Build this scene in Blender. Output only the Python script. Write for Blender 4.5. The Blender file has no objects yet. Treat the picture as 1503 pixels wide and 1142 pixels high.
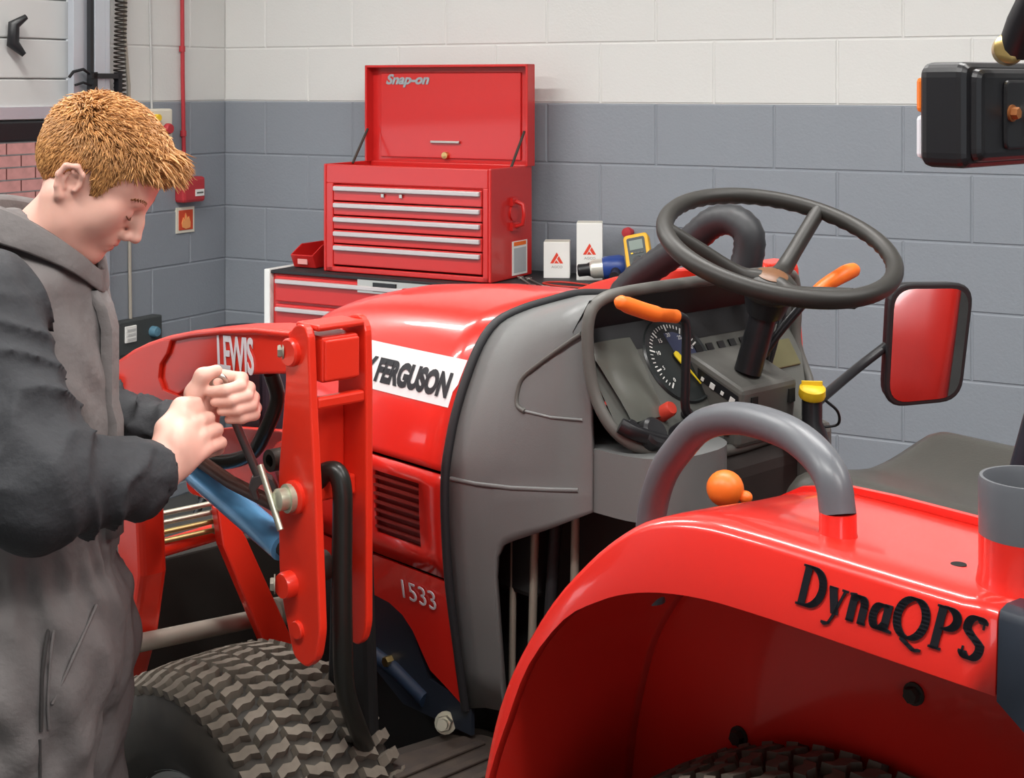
import bpy, bmesh, math, random
import numpy as np
from mathutils import Vector, Matrix

# ------------------------------------------------------------------ scene, camera, light
# World frame = tractor frame: +X tractor forward, +Y tractor left, +Z up, metres.
scene = bpy.context.scene
COL = scene.collection
R = math.radians
VIEW_YAW = R(43.7)

cam_d = bpy.data.cameras.new('camera')
cam = bpy.data.objects.new('camera', cam_d)
COL.objects.link(cam)
cam.location = (-1.44, 1.967, 1.70)
cam.rotation_euler = (R(90), 0, -R(90) - VIEW_YAW)
cam_d.sensor_fit = 'HORIZONTAL'
cam_d.sensor_width = 36
cam_d.lens = 2200 / 1503 * 36
cam_d.shift_y = -(571 - 125) / 1503
cam_d.clip_start = 0.05
scene.camera = cam

w = bpy.data.worlds.new('overcast_sky')
scene.world = w
w.use_nodes = True
w.node_tree.nodes['Background'].inputs[0].default_value = (0.86, 0.93, 1.0, 1)
w.node_tree.nodes['Background'].inputs[1].default_value = 3.2

vs = scene.view_settings
vs.view_transform = 'Standard'
vs.look = 'None'
vs.gamma = 1
vs.use_curve_mapping = False
vs.exposure = -0.12

# room frame: s runs along the back wall towards the picture's left, o stands off the back wall
PHI = R(16.7)
WD = Vector((math.cos(PHI), math.sin(PHI), 0))
WN = Vector((-math.sin(PHI), math.cos(PHI), 0))
W0 = Vector((-1.44, 1.967, 0)) - 5.0 * WN
RM = Matrix(((WD.x, WN.x, 0, W0.x), (WD.y, WN.y, 0, W0.y), (0, 0, 1, 0), (0, 0, 0, 1)))
SC = 4.262                                            # s of the room corner
def room(s, o, z): return RM @ Vector((s, o, z))

# ------------------------------------------------------------------ materials
MATS = {}
def mat(name, col, rough=.5, metal=0., coat=0., noise=0., nscale=8., bump=0., bscale=40., trans=0., ior=1.45, emit=0., spec=.5, alpha=1., col2=None, coatr=.08, sss=0.):
    if name in MATS: return MATS[name]
    m = bpy.data.materials.new(name); m.use_nodes = True
    nt = m.node_tree; p = nt.nodes['Principled BSDF']
    p.inputs['Base Color'].default_value = (*col, 1)
    p.inputs['Roughness'].default_value = rough
    p.inputs['Metallic'].default_value = metal
    p.inputs['Coat Weight'].default_value = coat
    p.inputs['Coat Roughness'].default_value = coatr
    p.inputs['IOR'].default_value = ior
    p.inputs['Specular IOR Level'].default_value = spec
    p.inputs['Transmission Weight'].default_value = trans
    p.inputs['Alpha'].default_value = alpha
    if sss:
        p.inputs['Subsurface Weight'].default_value = sss
        p.inputs['Subsurface Radius'].default_value = (.012, .005, .003)
    if emit:
        p.inputs['Emission Color'].default_value = (*col, 1)
        p.inputs['Emission Strength'].default_value = emit
    if noise or col2:
        tc = nt.nodes.new('ShaderNodeTexCoord')
        nz = nt.nodes.new('ShaderNodeTexNoise'); nz.inputs['Scale'].default_value = nscale; nz.inputs['Detail'].default_value = 5
        nt.links.new(tc.outputs['Object'], nz.inputs['Vector'])
        mx = nt.nodes.new('ShaderNodeMix'); mx.data_type = 'RGBA'
        c2 = col2 or tuple(c * .6 for c in col)
        mx.inputs[6].default_value = (*col, 1); mx.inputs[7].default_value = (*c2, 1)
        rp = nt.nodes.new('ShaderNodeMapRange'); rp.inputs[1].default_value = .35; rp.inputs[2].default_value = .7; rp.inputs[4].default_value = noise or 1.
        nt.links.new(nz.outputs['Fac'], rp.inputs[0]); nt.links.new(rp.outputs[0], mx.inputs[0])
        nt.links.new(mx.outputs[2], p.inputs['Base Color'])
    if bump:
        tc = nt.nodes.new('ShaderNodeTexCoord')
        nz = nt.nodes.new('ShaderNodeTexNoise'); nz.inputs['Scale'].default_value = bscale; nz.inputs['Detail'].default_value = 4
        nt.links.new(tc.outputs['Object'], nz.inputs['Vector'])
        b = nt.nodes.new('ShaderNodeBump'); b.inputs['Strength'].default_value = bump; b.inputs['Distance'].default_value = .01
        nt.links.new(nz.outputs['Fac'], b.inputs['Height']); nt.links.new(b.outputs[0], p.inputs['Normal'])
    MATS[name] = m
    return m

RED = mat('tractor_red_paint', (.70, .022, .014), .28, coat=.6)
LRED = mat('loader_red_paint', (.74, .030, .012), .34, coat=.4, coatr=.15)
CRED = mat('tool_chest_red', (.56, .018, .016), .35, coat=.3)
GREY = mat('cowl_grey_plastic', (.155, .157, .155), .42, bump=.04, bscale=400)
DGREY = mat('dash_grey_plastic', (.10, .097, .088), .5)
RGREY = mat('rail_grey_paint', (.105, .110, .122), .36)
BLACK = mat('black_plastic', (.012, .012, .014), .38)
RUBBER = mat('black_rubber', (.016, .016, .018), .6)
WHEELG = mat('steering_wheel_vinyl', (.022, .020, .017), .48)
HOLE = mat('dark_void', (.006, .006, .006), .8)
TYRE = mat('tyre_rubber', (.036, .032, .027), .75, noise=.6, nscale=14, col2=(.058, .048, .036))
TREAD = mat('tread_rubber_dusty', (.17, .145, .115), .85, noise=.7, nscale=25, col2=(.09, .075, .06))
STEEL = mat('steel', (.5, .48, .44), .35, metal=1)
PLATED = mat('zinc_plated', (.55, .54, .44), .4, metal=.8)
DUSTY = mat('dusty_steel', (.30, .27, .22), .55, metal=.4)
BRASS = mat('brass', (.7, .5, .2), .3, metal=1)
DARKST = mat('dark_steel', (.035, .030, .026), .6, metal=.2, noise=.5, nscale=9, col2=(.07, .05, .035))
ORANGE = mat('orange_plastic', (.88, .17, .018), .42)
YELLOW = mat('yellow_plastic', (.85, .55, .02), .4)
WHITE = mat('white_paint', (.78, .78, .75), .5)
DECAL = mat('decal_silver_white', (.66, .66, .66), .35)
INK = mat('decal_black', (.010, .010, .014), .4)
NAVY = mat('navy_plastic', (.018, .024, .036), .42)
VINYL = mat('seat_vinyl', (.042, .040, .034), .40, bump=.05, bscale=200)
BLUEST = mat('cylinder_sky_sheen', (.17, .46, .80), .2, metal=.1, coat=.6)  # blue sky reflection on the glossy barrel, put into its base colour
WALLW = mat('wall_cream_paint', (.655, .655, .635), .6, bump=.08, bscale=120)
WALLG = mat('wall_grey_paint', (.245, .268, .30), .5, bump=.12, bscale=120)
CREAM = mat('cream_plastic', (.70, .66, .55), .5)
GREYLT = mat('door_light_grey', (.55, .55, .54), .5)
ALU = mat('aluminium', (.62, .66, .72), .4, metal=.7)
FLOOR = mat('concrete_floor', (.085, .083, .078), .5, noise=.6, nscale=3, col2=(.055, .054, .05))
PAVE = mat('paving_light', (.30, .29, .27), .8, noise=.4, nscale=2)
CEIL = mat('ceiling_white', (.62, .62, .60), .8)
SKIN = mat('skin', (.78, .46, .37), .48, noise=.5, nscale=14, col2=(.72, .34, .27), sss=.12)
CLOTHG = mat('overall_grey_twill', (.165, .150, .147), .85, bump=.25, bscale=55, noise=.35, nscale=9, col2=(.125, .112, .110))
CLOTHD = mat('overall_dark_twill', (.030, .031, .035), .8, bump=.25, bscale=55, noise=.35, nscale=9, col2=(.020, .020, .023))
BOOT = mat('boot_leather', (.02, .016, .013), .5)
BRICKM = mat('brick_red', (.30, .115, .095), .85, noise=.6, nscale=20)
MORTAR = mat('mortar', (.26, .22, .20), .9)
LAMPM = mat('lamp_tube_glow', (1., .97, .92), emit=14)

# ------------------------------------------------------------------ mesh helpers
def setp(o, label=None, cat=None, group=None, kind=None):
    if label: o['label'] = label
    if cat: o['category'] = cat
    if group: o['group'] = group
    if kind: o['kind'] = kind
    return o
def empty(name, loc=(0, 0, 0), rz=0., label=None, cat=None, group=None, parent=None):
    o = bpy.data.objects.new(name, None); COL.objects.link(o)
    o.location = loc; o.rotation_euler = (0, 0, rz); o.empty_display_size = .1
    if parent: o.parent = parent
    return setp(o, label, cat, group)
def frame(x, y, z=None):
    """rotation matrix with given x and y axes (y re-orthogonalised)"""
    x = Vector(x).normalized(); y = Vector(y); z = x.cross(y).normalized(); y = z.cross(x)
    return Matrix((x, y, z)).transposed()

class B:
    """collects geometry that becomes ONE mesh object"""
    def __init__(s): s.v = []; s.f = []
    def add(s, v, f):
        n = len(s.v); s.v += [tuple(p) for p in v]; s.f += [tuple(i + n for i in q) for q in f]; return s
    def box(s, c, d, rot=None):
        c = Vector(c); v = []
        for x in (-.5, .5):
            for y in (-.5, .5):
                for z in (-.5, .5):
                    p = Vector((x * d[0], y * d[1], z * d[2]))
                    v.append(c + (rot @ p if rot else p))
        return s.add(v, [(0, 1, 3, 2), (4, 6, 7, 5), (0, 4, 5, 1), (2, 3, 7, 6), (0, 2, 6, 4), (1, 5, 7, 3)])
    def bx(s, x0, x1, y0, y1, z0, z1):
        return s.box(((x0 + x1) / 2, (y0 + y1) / 2, (z0 + z1) / 2), (abs(x1 - x0), abs(y1 - y0), abs(z1 - z0)))
    def tube(s, pts, r, seg=12, caps=True, closed=False, flat=1., up=None):
        pts = [Vector(p) for p in pts]; n = len(pts)
        rs = r if isinstance(r, (list, tuple)) else [r] * n
        T = []
        for i in range(n):
            a = pts[(i - 1) % n] if (closed or i > 0) else pts[i]
            b = pts[(i + 1) % n] if (closed or i < n - 1) else pts[i]
            T.append((b - a).normalized())
        N = Vector(up) if up else (Vector((0, 0, 1)) if abs(T[0].z) < .9 else Vector((1, 0, 0)))
        v = []; 
        for i in range(n):
            N = (N - T[i] * N.dot(T[i]))
            if N.length < 1e-6: N = T[i].orthogonal()
            N.normalize(); Bn = T[i].cross(N)
            for k in range(seg):
                a = 2 * math.pi * k / seg
                v.append(pts[i] + N * (math.cos(a) * rs[i]) + Bn * (math.sin(a) * rs[i] * flat))
        f = []
        for i in range(n if closed else n - 1):
            j = (i + 1) % n
            for k in range(seg):
                k2 = (k + 1) % seg
                f.append((i * seg + k, i * seg + k2, j * seg + k2, j * seg + k))
        if caps and not closed:
            f.append(tuple(range(seg - 1, -1, -1))); f.append(tuple((n - 1) * seg + k for k in range(seg)))
        return s.add(v, f)
    def lathe(s, prof, c, axis=(0, 0, 1), seg=32, a0=0., a1=2 * math.pi):
        """prof: list of (radius, height along axis)"""
        ax = Vector(axis).normalized(); e = ax.orthogonal().normalized(); g = ax.cross(e); c = Vector(c)
        full = abs(a1 - a0 - 2 * math.pi) < 1e-6; m = seg if full else seg + 1
        v = [c + ax * h + (e * math.cos(a0 + (a1 - a0) * k / seg) + g * math.sin(a0 + (a1 - a0) * k / seg)) * max(r, 1e-5) for (r, h) in prof for k in range(m)]
        f = []
        for i in range(len(prof) - 1):
            for k in range(seg):
                k2 = (k + 1) % m
                f.append((i * m + k, i * m + k2, (i + 1) * m + k2, (i + 1) * m + k))
        return s.add(v, f)
    def prism(s, poly, o, x, y, t0, t1):
        """polygon in the plane (o, x, y), extruded along x×y from t0 to t1"""
        o = Vector(o); x = Vector(x); y = Vector(y); n = x.cross(y).normalized(); m = len(poly)
        v = [o + x * a + y * b + n * t0 for a, b in poly] + [o + x * a + y * b + n * t1 for a, b in poly]
        area = sum(poly[i][0] * poly[(i + 1) % m][1] - poly[(i + 1) % m][0] * poly[i][1] for i in range(m))
        lo = tuple(range(m)); hi = tuple(range(m, 2 * m))
        f = [tuple(reversed(lo)), hi] + [(i, (i + 1) % m, m + (i + 1) % m, m + i) for i in range(m)]
        if area < 0: f = [tuple(reversed(q)) for q in f]
        return s.add(v, f)
    def grid(s, rows, closed=False):
        m = len(rows[0]); v = [p for r in rows for p in r]; f = []
        for i in range(len(rows) - 1):
            for k in range(m if closed else m - 1):
                k2 = (k + 1) % m
                f.append((i * m + k, i * m + k2, (i + 1) * m + k2, (i + 1) * m + k))
        return s.add(v, f)
    def ball(s, c, r, rot=None, seg=20, rings=12):
        c = Vector(c); r = r if isinstance(r, (tuple, list)) else (r, r, r); rows = []
        for i in range(rings + 1):
            th = math.pi * i / rings; row = []
            for k in range(seg):
                a = 2 * math.pi * k / seg
                p = Vector((r[0] * math.sin(th) * math.cos(a), r[1] * math.sin(th) * math.sin(a), r[2] * math.cos(th)))
                row.append(c + (rot @ p if rot else p))
            rows.append(row)
        return s.grid(rows, closed=True)
    def mesh(s, name):
        me = bpy.data.meshes.new(name); me.from_pydata([tuple(p) for p in s.v], [], s.f); me.validate(); me.update(); return me
    def build(s, name, m, parent=None, smooth=None, bevel=0., bseg=2, solid=0., weld=False, label=None, cat=None, group=None, kind=None, sub=0):
        me = s.mesh(name)
        if weld:
            bm = bmesh.new(); bm.from_mesh(me); bmesh.ops.remove_doubles(bm, verts=bm.verts, dist=1e-5)
            bmesh.ops.recalc_face_normals(bm, faces=bm.faces); bm.to_mesh(me); bm.free()
        return mobj(name, me, m, parent, smooth, bevel, bseg, solid, label, cat, group, kind, sub)
def mobj(name, me, m, parent=None, smooth=None, bevel=0., bseg=2, solid=0., label=None, cat=None, group=None, kind=None, sub=0):
    o = bpy.data.objects.new(name, me); COL.objects.link(o)
    if m: me.materials.append(m)
    if smooth is not None:
        me.shade_smooth()
        if smooth < 180: me.set_sharp_from_angle(angle=R(smooth))
    if parent: o.parent = parent
    if solid:
        q = o.modifiers.new('thickness', 'SOLIDIFY'); q.thickness = solid; q.offset = -1
    if bevel:
        q = o.modifiers.new('bevel', 'BEVEL'); q.width = bevel; q.segments = bseg; q.limit_method = 'ANGLE'; q.angle_limit = R(35)
    if sub:
        q = o.modifiers.new('subsurf', 'SUBSURF'); q.levels = sub; q.render_levels = sub
    return setp(o, label, cat, group, kind)
def inst(me, name, parent, M, m=None):
    """an object that shares mesh data"""
    o = bpy.data.objects.new(name, me); COL.objects.link(o); o.parent = parent; o.matrix_basis = M
    return o
def interp(x, tab):
    if x <= tab[0][0]: return tab[0][1]
    for (a, b), (c, d) in zip(tab, tab[1:]):
        if x <= c: return b + (d - b) * (x - a) / (c - a)
    return tab[-1][1]
def catmull(pts, n=6, closed=False):
    P = [Vector(p) for p in pts]; out = []; m = len(P)
    for i in range(m if closed else m - 1):
        a = P[(i - 1) % m] if (closed or i > 0) else P[i] * 2 - P[i + 1]
        b = P[i]; c = P[(i + 1) % m]
        d = P[(i + 2) % m] if (closed or i < m - 2) else c * 2 - b
        for k in range(n):
            t = k / n
            out.append(.5 * ((2 * b) + (c - a) * t + (2 * a - 5 * b + 4 * c - d) * t * t + (3 * b - a - 3 * c + d) * t ** 3))
    if not closed: out.append(P[-1])
    return out
def rounded(poly, r, n=4):
    """round the corners of a 2D polygon"""
    out = []; m = len(poly)
    for i in range(m):
        p = Vector(poly[i]); a = Vector(poly[i - 1]) - p; b = Vector(poly[(i + 1) % m]) - p
        q = min(r, a.length * .45, b.length * .45); A = p + a.normalized() * q; C = p + b.normalized() * q
        for k in range(n + 1):
            t = k / n; out.append(tuple(A * (1 - t) ** 2 + p * 2 * t * (1 - t) + C * t * t))
    return out
def hexbolt(b, c, axis, r, h):
    b.lathe([(0, h), (r * .9, h), (r, h * .8), (r, 0)], c, axis, 6); b.lathe([(r * 1.35, h * .25), (r * 1.35, 0)], c, axis, 16); b.lathe([(0, h * .25), (r * 1.35, h * .25)], c, axis, 16)

def text(body, size, M, m, parent, name='lettering', xs=1., shear=0., bold=0., ext=.0006, space=1., label=None, center=False):
    cu = bpy.data.curves.new(name, 'FONT'); cu.body = body; cu.size = size; cu.shear = shear; cu.offset = bold; cu.extrude = ext
    cu.space_character = space; cu.resolution_u = 4
    if center: cu.align_x = 'CENTER'
    t = bpy.data.objects.new('tmp', cu); COL.objects.link(t)
    dg = bpy.context.evaluated_depsgraph_get()
    me = bpy.data.meshes.new_from_object(t.evaluated_get(dg))
    bpy.data.objects.remove(t); me.name = name
    me.transform(Matrix.Diagonal((xs, 1, 1, 1))); me.transform(M)
    me.materials.clear()
    return mobj(name, me, m, parent, label=label)
def M4(rot, loc): return Matrix.Translation(Vector(loc)) @ rot.to_4x4()

# broad-nib lettering for the slanted serif script on the mudguard
def nib(strokes, wdt, thin, shear=.2):
    """list of polylines (glyph units, cap height 1) -> thin polygons swept with a flat nib"""
    polys = []
    for st in strokes:
        pts, wk = (st if isinstance(st, tuple) else (st, wdt))
        for (x0, y0), (x1, y1) in zip(pts, pts[1:]):
            q = []
            for (x, y) in ((x0, y0), (x1, y1)):
                for dx in (-wk / 2, wk / 2):
                    for dy in (-thin / 2, thin / 2): q.append((x + dx, y + dy))
            q = sorted(set(q)); lo = []; up = []
            def cr(o, a, b): return (a[0] - o[0]) * (b[1] - o[1]) - (a[1] - o[1]) * (b[0] - o[0])
            for p in q:
                while len(lo) > 1 and cr(lo[-2], lo[-1], p) <= 0: lo.pop()
                lo.append(p)
            for p in reversed(q):
                while len(up) > 1 and cr(up[-2], up[-1], p) <= 0: up.pop()
                up.append(p)
            polys.append([(x + shear * y, y) for x, y in lo[:-1] + up[:-1]])
    return polys
def arc(cx, cy, rx, ry, a0, a1, n=14): return [(cx + rx * math.cos(R(a0 + (a1 - a0) * i / n)), cy + ry * math.sin(R(a0 + (a1 - a0) * i / n))) for i in range(n + 1)]
# ------------------------------------------------------------------ the room
def rbox(name, s0, s1, o0, o1, z0, z1, m, parent=None, bevel=0., **k):
    o = B().bx(s0, s1, o0, o1, z0, z1).build(name, m, parent, bevel=bevel, **k)
    if parent is None: o.matrix_world = RM
    return o
PAINT = 1.632
floor = rbox('floor', -6, SC + .25, -.3, 9, -.12, 0, FLOOR, kind='structure')
rbox('ground_outside', SC + .25, SC + 9, -8, 12, -.16, -.02, PAVE, kind='structure')
ceiling = rbox('ceiling', -6, SC + .3, -.3, 8.6, 3.9, 4.0, CEIL, kind='structure')

def block_wall(name, backing, length, cell):
    """backing: list of (geometry B, material); cell(u, z) -> matrix of a block whose left-bottom corner is (u, z)"""
    root = backing
    def unit(w_, h_, m, nm):
        b = B(); e = .004
        b.add([(0, 0, 0), (w_, 0, 0), (w_, 0, h_), (0, 0, h_), (e, .0035, e), (w_ - e, .0035, e), (w_ - e, .0035, h_ - e), (e, .0035, h_ - e)],
              [(4, 7, 6, 5), (0, 4, 5, 1), (1, 5, 6, 2), (2, 6, 7, 3), (3, 7, 4, 0)])
        me = b.mesh(nm); me.materials.append(m); return me
    cache = {}
    z = PAINT - 7 * .225; rows = [(0, z)]
    while z < 3.9: rows.append((z, min(z + .225, 3.9))); z += .225
    n = 0
    for i, (za, zb) in enumerate(rows):
        if zb - za < .02: continue
        u = -(.225 if i % 2 else 0.)
        while u < length - .01:
            a = max(u, 0) + .002; c = min(u + .45, length) - .002
            if c - a > .03:
                m = WALLW if za > PAINT - .01 else WALLG
                key = (round(c - a, 3), round(zb - za, 3), m.name)
                if key not in cache: cache[key] = unit(c - a, zb - za - .004, m, 'block')
                inst(cache[key], 'block', root, cell(a, za + .002)); n += 1
            u += .45
    return n
# back wall: backing slab + painted concrete blocks
L0 = -1.9
wb = B().bx(L0, SC, -.25, 0, 0, PAINT).build('wall_back', WALLG, kind='structure'); wb.matrix_world = RM
tb = B().bx(L0, SC, -.25, 0, PAINT, 3.9).build('upper_backing', WALLW, wb)
n1 = block_wall('wall_back', wb, SC - L0, lambda u, z: Matrix.Translation((SC - u, 0, z)) @ Matrix.Diagonal((-1, 1, 1, 1)))
wr = rbox('wall_right', -6, L0, -.25, 0, 0, 3.9, WALLG, kind='structure')
# left wall (narrow pier between corner and roller door)
DOOR0, DOOR1, DBOT = .86, 4.3, 1.545
wl = B().bx(SC, SC + .25, -.25, .74, 0, PAINT).build('wall_left', WALLG, kind='structure'); wl.matrix_world = RM
B().bx(SC, SC + .25, -.25, .74, PAINT, 3.9).build('upper_backing', WALLW, wl)
LW = Matrix(((0, -1, 0, SC), (1, 0, 0, 0), (0, 0, 1, 0), (0, 0, 0, 1)))   # u along o, face towards -s
n2 = block_wall('wall_left', wl, .74, lambda u, z: LW @ Matrix.Translation((u, 0, z)))
B().bx(SC, SC + .25, DOOR1, 9, 0, 3.9).build('far_pier', WALLG, wl)
B().bx(SC, SC + .25, .74, DOOR1, 3.2, 3.9).build('lintel', WALLW, wl)
rbox('wall_far_right', -6.2, -6, -.3, 9, 0, 4.0, WALLW, kind='structure')
wf = B(); wf.bx(-6, -4.4, 8.4, 8.6, 0, 4.0); wf.bx(-2.4, SC + .25, 8.4, 8.6, 0, 4.0); wf.bx(-4.4, -2.4, 8.4, 8.6, 3.0, 4.0)
wf = wf.build('wall_front', WALLW, kind='structure'); wf.matrix_world = RM

# sectional overhead door, part open
door = B().bx(SC + .05, SC + .065, DOOR0, DOOR1, DBOT + .02, 3.2).build('door_1', GREYLT, kind='structure'); door.matrix_world = RM
pm = B().bx(-.012, .012, 0, DOOR1 - DOOR0, .002, .146).mesh('panel'); pm.materials.append(GREYLT)
z = DBOT + .03
while z < 3.1:
    o = inst(pm, 'panel', door, Matrix.Translation((SC + .045, DOOR0, z))); z += .149
    q = o.modifiers.new('bevel', 'BEVEL'); q.width = .004; q.segments = 2
B().bx(SC + .02, SC + .08, DOOR0, DOOR1, DBOT - .055, DBOT + .025).build('bottom_seal', BLACK, door, bevel=.01)
B().bx(SC + .022, SC + .045, DOOR0, DOOR1, DBOT + .03, DBOT + .075).build('bottom_rail', ALU, door)
B().tube([(SC - .02, DOOR0 + .26, 1.95), (SC + .0, DOOR0 + .30, 1.92), (SC + .005, DOOR0 + .30, 1.85), (SC - .02, DOOR0 + .27, 1.81)], [.010, .022, .024, .010], 12).build('pull_knob', BLACK, door, smooth=60)
# guide track with the roller bracket
tr = B(); tr.bx(SC - .055, SC, .735, .76, 0, 3.3); tr.bx(SC - .055, SC - .045, .76, .815, 0, 3.3); tr.bx(SC - .03, SC, .83, .90, 0, 3.3)
track = tr.build('trim_1', ALU, kind='structure', bevel=.002); track.matrix_world = RM
B().bx(SC - .05, SC - .02, .812, .832, 0, 3.3).build('track_slot', BLACK, track)
sp = B()
sp.bx(SC - .075, SC - .05, .70, .85, 1.725, 1.745); sp.bx(SC - .075, SC - .05, .69, .71, 1.63, 1.75); sp.bx(SC - .075, SC - .05, .82, .84, 1.60, 1.75)
sp.tube([(SC - .06, .84, 1.74), (SC - .06, .88, 1.76), (SC - .06, .93, 1.75), (SC - .06, .95, 1.73)], .006, 8)
sp.tube([(SC - .06, .84, 1.70), (SC - .06, .88, 1.71), (SC - .06, .92, 1.70)], .005, 8)
sp.build('roller_bracket', BLACK, track)
pts = [(SC - .05 + .022 * math.cos(a), .675 + .022 * math.sin(a) + .004 * math.sin(a * .03), 1.62 + a * .0027) for a in [k * .5 for k in range(0, 1000)]]
B().tube(pts, .0035, 5).build('coil_spring', DARKST, track, smooth=80)
# brickwork outside, seen under the raised door
ext = B().bx(SC + 2.8, SC + 3.0, -3.6, 3.6, 0, 2.6).build('wall_outside', MORTAR, kind='structure'); ext.matrix_world = RM
bm_ = B().bx(-.016, .004, 0, .215, 0, .065).mesh('brick'); bm_.materials.append(BRICKM)
for r_ in range(15):
    for c_ in range(19):
        inst(bm_, 'brick', ext, Matrix.Translation((SC + 2.8, -3.2 + c_ * .225 - (.112 if r_ % 2 else 0), .76 + r_ * .075)))

rest = B()
for r_ in range(34):
    for c_ in range(32):
        if 10 <= r_ < 25 and c_ < 19: continue
        o_ = -3.2 + c_ * .225 - (.112 if r_ % 2 else 0); z_ = .76 + (r_ - 10) * .075
        if o_ + .215 < 3.6 and z_ > 0: rest.bx(SC + 2.784, SC + 2.804, o_, o_ + .215, z_, z_ + .065)
rest.build('brickwork', BRICKM, ext, kind='stuff')

# ------------------------------------------------------------------ fittings on the left pier
def onleft(name, label, cat):
    o = empty(name, label=label, cat=cat); o.matrix_world = RM; return o
rc = B().tube([(SC - .016, .29, 3.6), (SC - .016, .287, 2.2), (SC - .016, .283, 1.75), (SC - .016, .274, 1.32)], .0085, 12).build('red_conduit', mat('red_conduit', (.46, .035, .045), .45), smooth=80,
    label='thin vertical red conduit running down the cream and grey wall', cat='conduit'); rc.matrix_world = RM
for z in (1.5, 1.85, 2.1): B().lathe([(.0125, -.012), (.0125, .012)], (SC - .016, .286 if z > 1.7 else .279, z), seg=14).build('clip', MATS['red_conduit'], rc)
cp = onleft('fire_call_point', 'small red fire alarm call point with white label at conduit foot', 'fire alarm')
B().bx(SC - .055, SC, .185, .318, 1.215, 1.32).build('housing', MATS['red_conduit'], cp, bevel=.012)
B().bx(SC - .058, SC - .054, .198, .25, 1.24, 1.268).build('label_plate', WHITE, cp)
B().bx(SC - .0595, SC - .058, .205, .243, 1.251, 1.257).build('label_print', DGREY, cp)
fs = onleft('fire_sign', 'square cream and red fire sign below the red call point', 'sign')
B().bx(SC - .010, SC, .205, .312, 1.088, 1.194).build('plate', CREAM, fs)
B().bx(SC - .0125, SC - .0095, .217, .300, 1.100, 1.182).build('red_field', mat('sign_red', (.62, .07, .025), .5), fs)
fl = B(); fl.prism([(.235, 1.108), (.262, 1.104), (.282, 1.112), (.286, 1.13), (.276, 1.152), (.27, 1.138), (.262, 1.17), (.25, 1.146), (.243, 1.155), (.233, 1.13)], (SC - .0135, 0, 0), (0, 1, 0), (0, 0, 1), -.0015, .0015)
fl.build('flame_symbol', mat('sign_orange', (.85, .35, .12), .5), fs)
cb = onleft('door_control_box', 'cream door control box with red stop button beside the red conduit', 'control box')
B().bx(SC - .07, SC, .40, .54, 1.455, 1.605).build('housing', CREAM, cb, bevel=.008)
B().lathe([(0, .03), (.018, .03), (.022, .022), (.022, .01), (.015, .01), (.015, 0)], (SC - .07, .445, 1.525), (-1, 0, 0), 20).build('stop_button', MATS['red_conduit'], cb, smooth=40)
B().lathe([(0, .02), (.014, .02), (.014, 0)], (SC - .07, .50, 1.57), (-1, 0, 0), 16).build('yellow_button', YELLOW, cb, smooth=40)
B().lathe([(0, .02), (.014, .02), (.014, 0)], (SC - .07, .50, 1.50), (-1, 0, 0), 16).build('black_button', BLACK, cb, smooth=40)
for o_, nm, lb in ((.463, 'thin_cable', 'thin grey cable running down the cream wall to the control box'),):
    c = B().tube([(SC - .008, o_ + .002, 3.6), (SC - .008, o_, 2.4), (SC - .008, o_ + .004, 2.0), (SC - .008, o_ - .003, 1.8), (SC - .008, o_ - .006, 1.6)], .005, 8).build(nm, GREYLT, smooth=80, label=lb, cat='cable'); c.matrix_world = RM
c = B().tube([(SC - .012, .60, 3.5), (SC - .012, .605, 2.2), (SC - .014, .615, 1.9), (SC - .012, .59, 1.7), (SC - .012, .585, 1.0), (SC - .012, .58, .75)], .007, 8).build('flex_cable', mat('beige_cable', (.42, .38, .32), .6), smooth=80, label='beige flex running down the pier beside the coil spring', cat='cable'); c.matrix_world = RM
sk = onleft('switch_box', 'dark wall trunking with a white switch plate low on the pier', 'switch')
B().bx(SC - .05, SC, .44, .70, .64, .775).build('trunking', mat('trunking_grey', (.05, .055, .055), .5), sk, bevel=.006)
B().bx(SC - .058, SC - .05, .592, .654, .69, .755).build('switch_plate', WHITE, sk, bevel=.003)
for i in range(3): B().bx(SC - .0605, SC - .058, .60, .646, .699 + i * .018, .708 + i * .018).build('rocker', GREYLT, sk)
B().lathe([(0, .03), (.018, .028), (.022, .018), (.022, 0)], (SC - .05, .497, .715), (-1, 0, 0), 18).build('blue_plug', mat('plug_blue', (.10, .22, .30), .4), sk, smooth=40)

# ------------------------------------------------------------------ tool storage against the back wall
TOP = 1.0
TRIM = mat('drawer_trim_alu', (.55, .50, .50), .35, metal=.25)
cab = empty('roller_cabinet', label='long red workshop cabinet with black mat top under the tool chest', cat='cabinet'); cab.matrix_world = RM
CF = .52
B().bx(2.06, 3.60, .03, CF - .02, .10, TOP - .012).build('body', CRED, cab, bevel=.006)
B().bx(3.60, 3.628, .02, CF, .10, TOP + .003).build('side_trim', WHITE, cab, bevel=.004)
B().bx(2.06, 3.60, .03, CF - .005, TOP - .012, TOP).build('top_mat', RUBBER, cab, bevel=.003)
dsh = [.885, .765, .645, .50, .32, .13]; hgt = [.095, .11, .11, .135, .17, .18]
for (a, b_) in ((2.86, 3.585), (2.08, 2.84)):
    for zz, hh in zip(dsh, hgt):
        d = B().bx(a + .01, b_ - .01, CF - .025, CF, zz, zz + hh).build('drawer', CRED, cab, bevel=.005)
        B().bx(a + .02, b_ - .02, CF, CF + .016, zz + hh - .026, zz + hh - .010).build('drawer_trim', TRIM, d, bevel=.003)
pn = B().bx(2.76, 3.19, CF, CF + .006, .945, .992).build('silver_panel', STEEL, cab)
B().bx(3.02, 3.12, CF + .006, CF + .010, .952, .985).build('display_slot', BLACK, pn)
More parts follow.
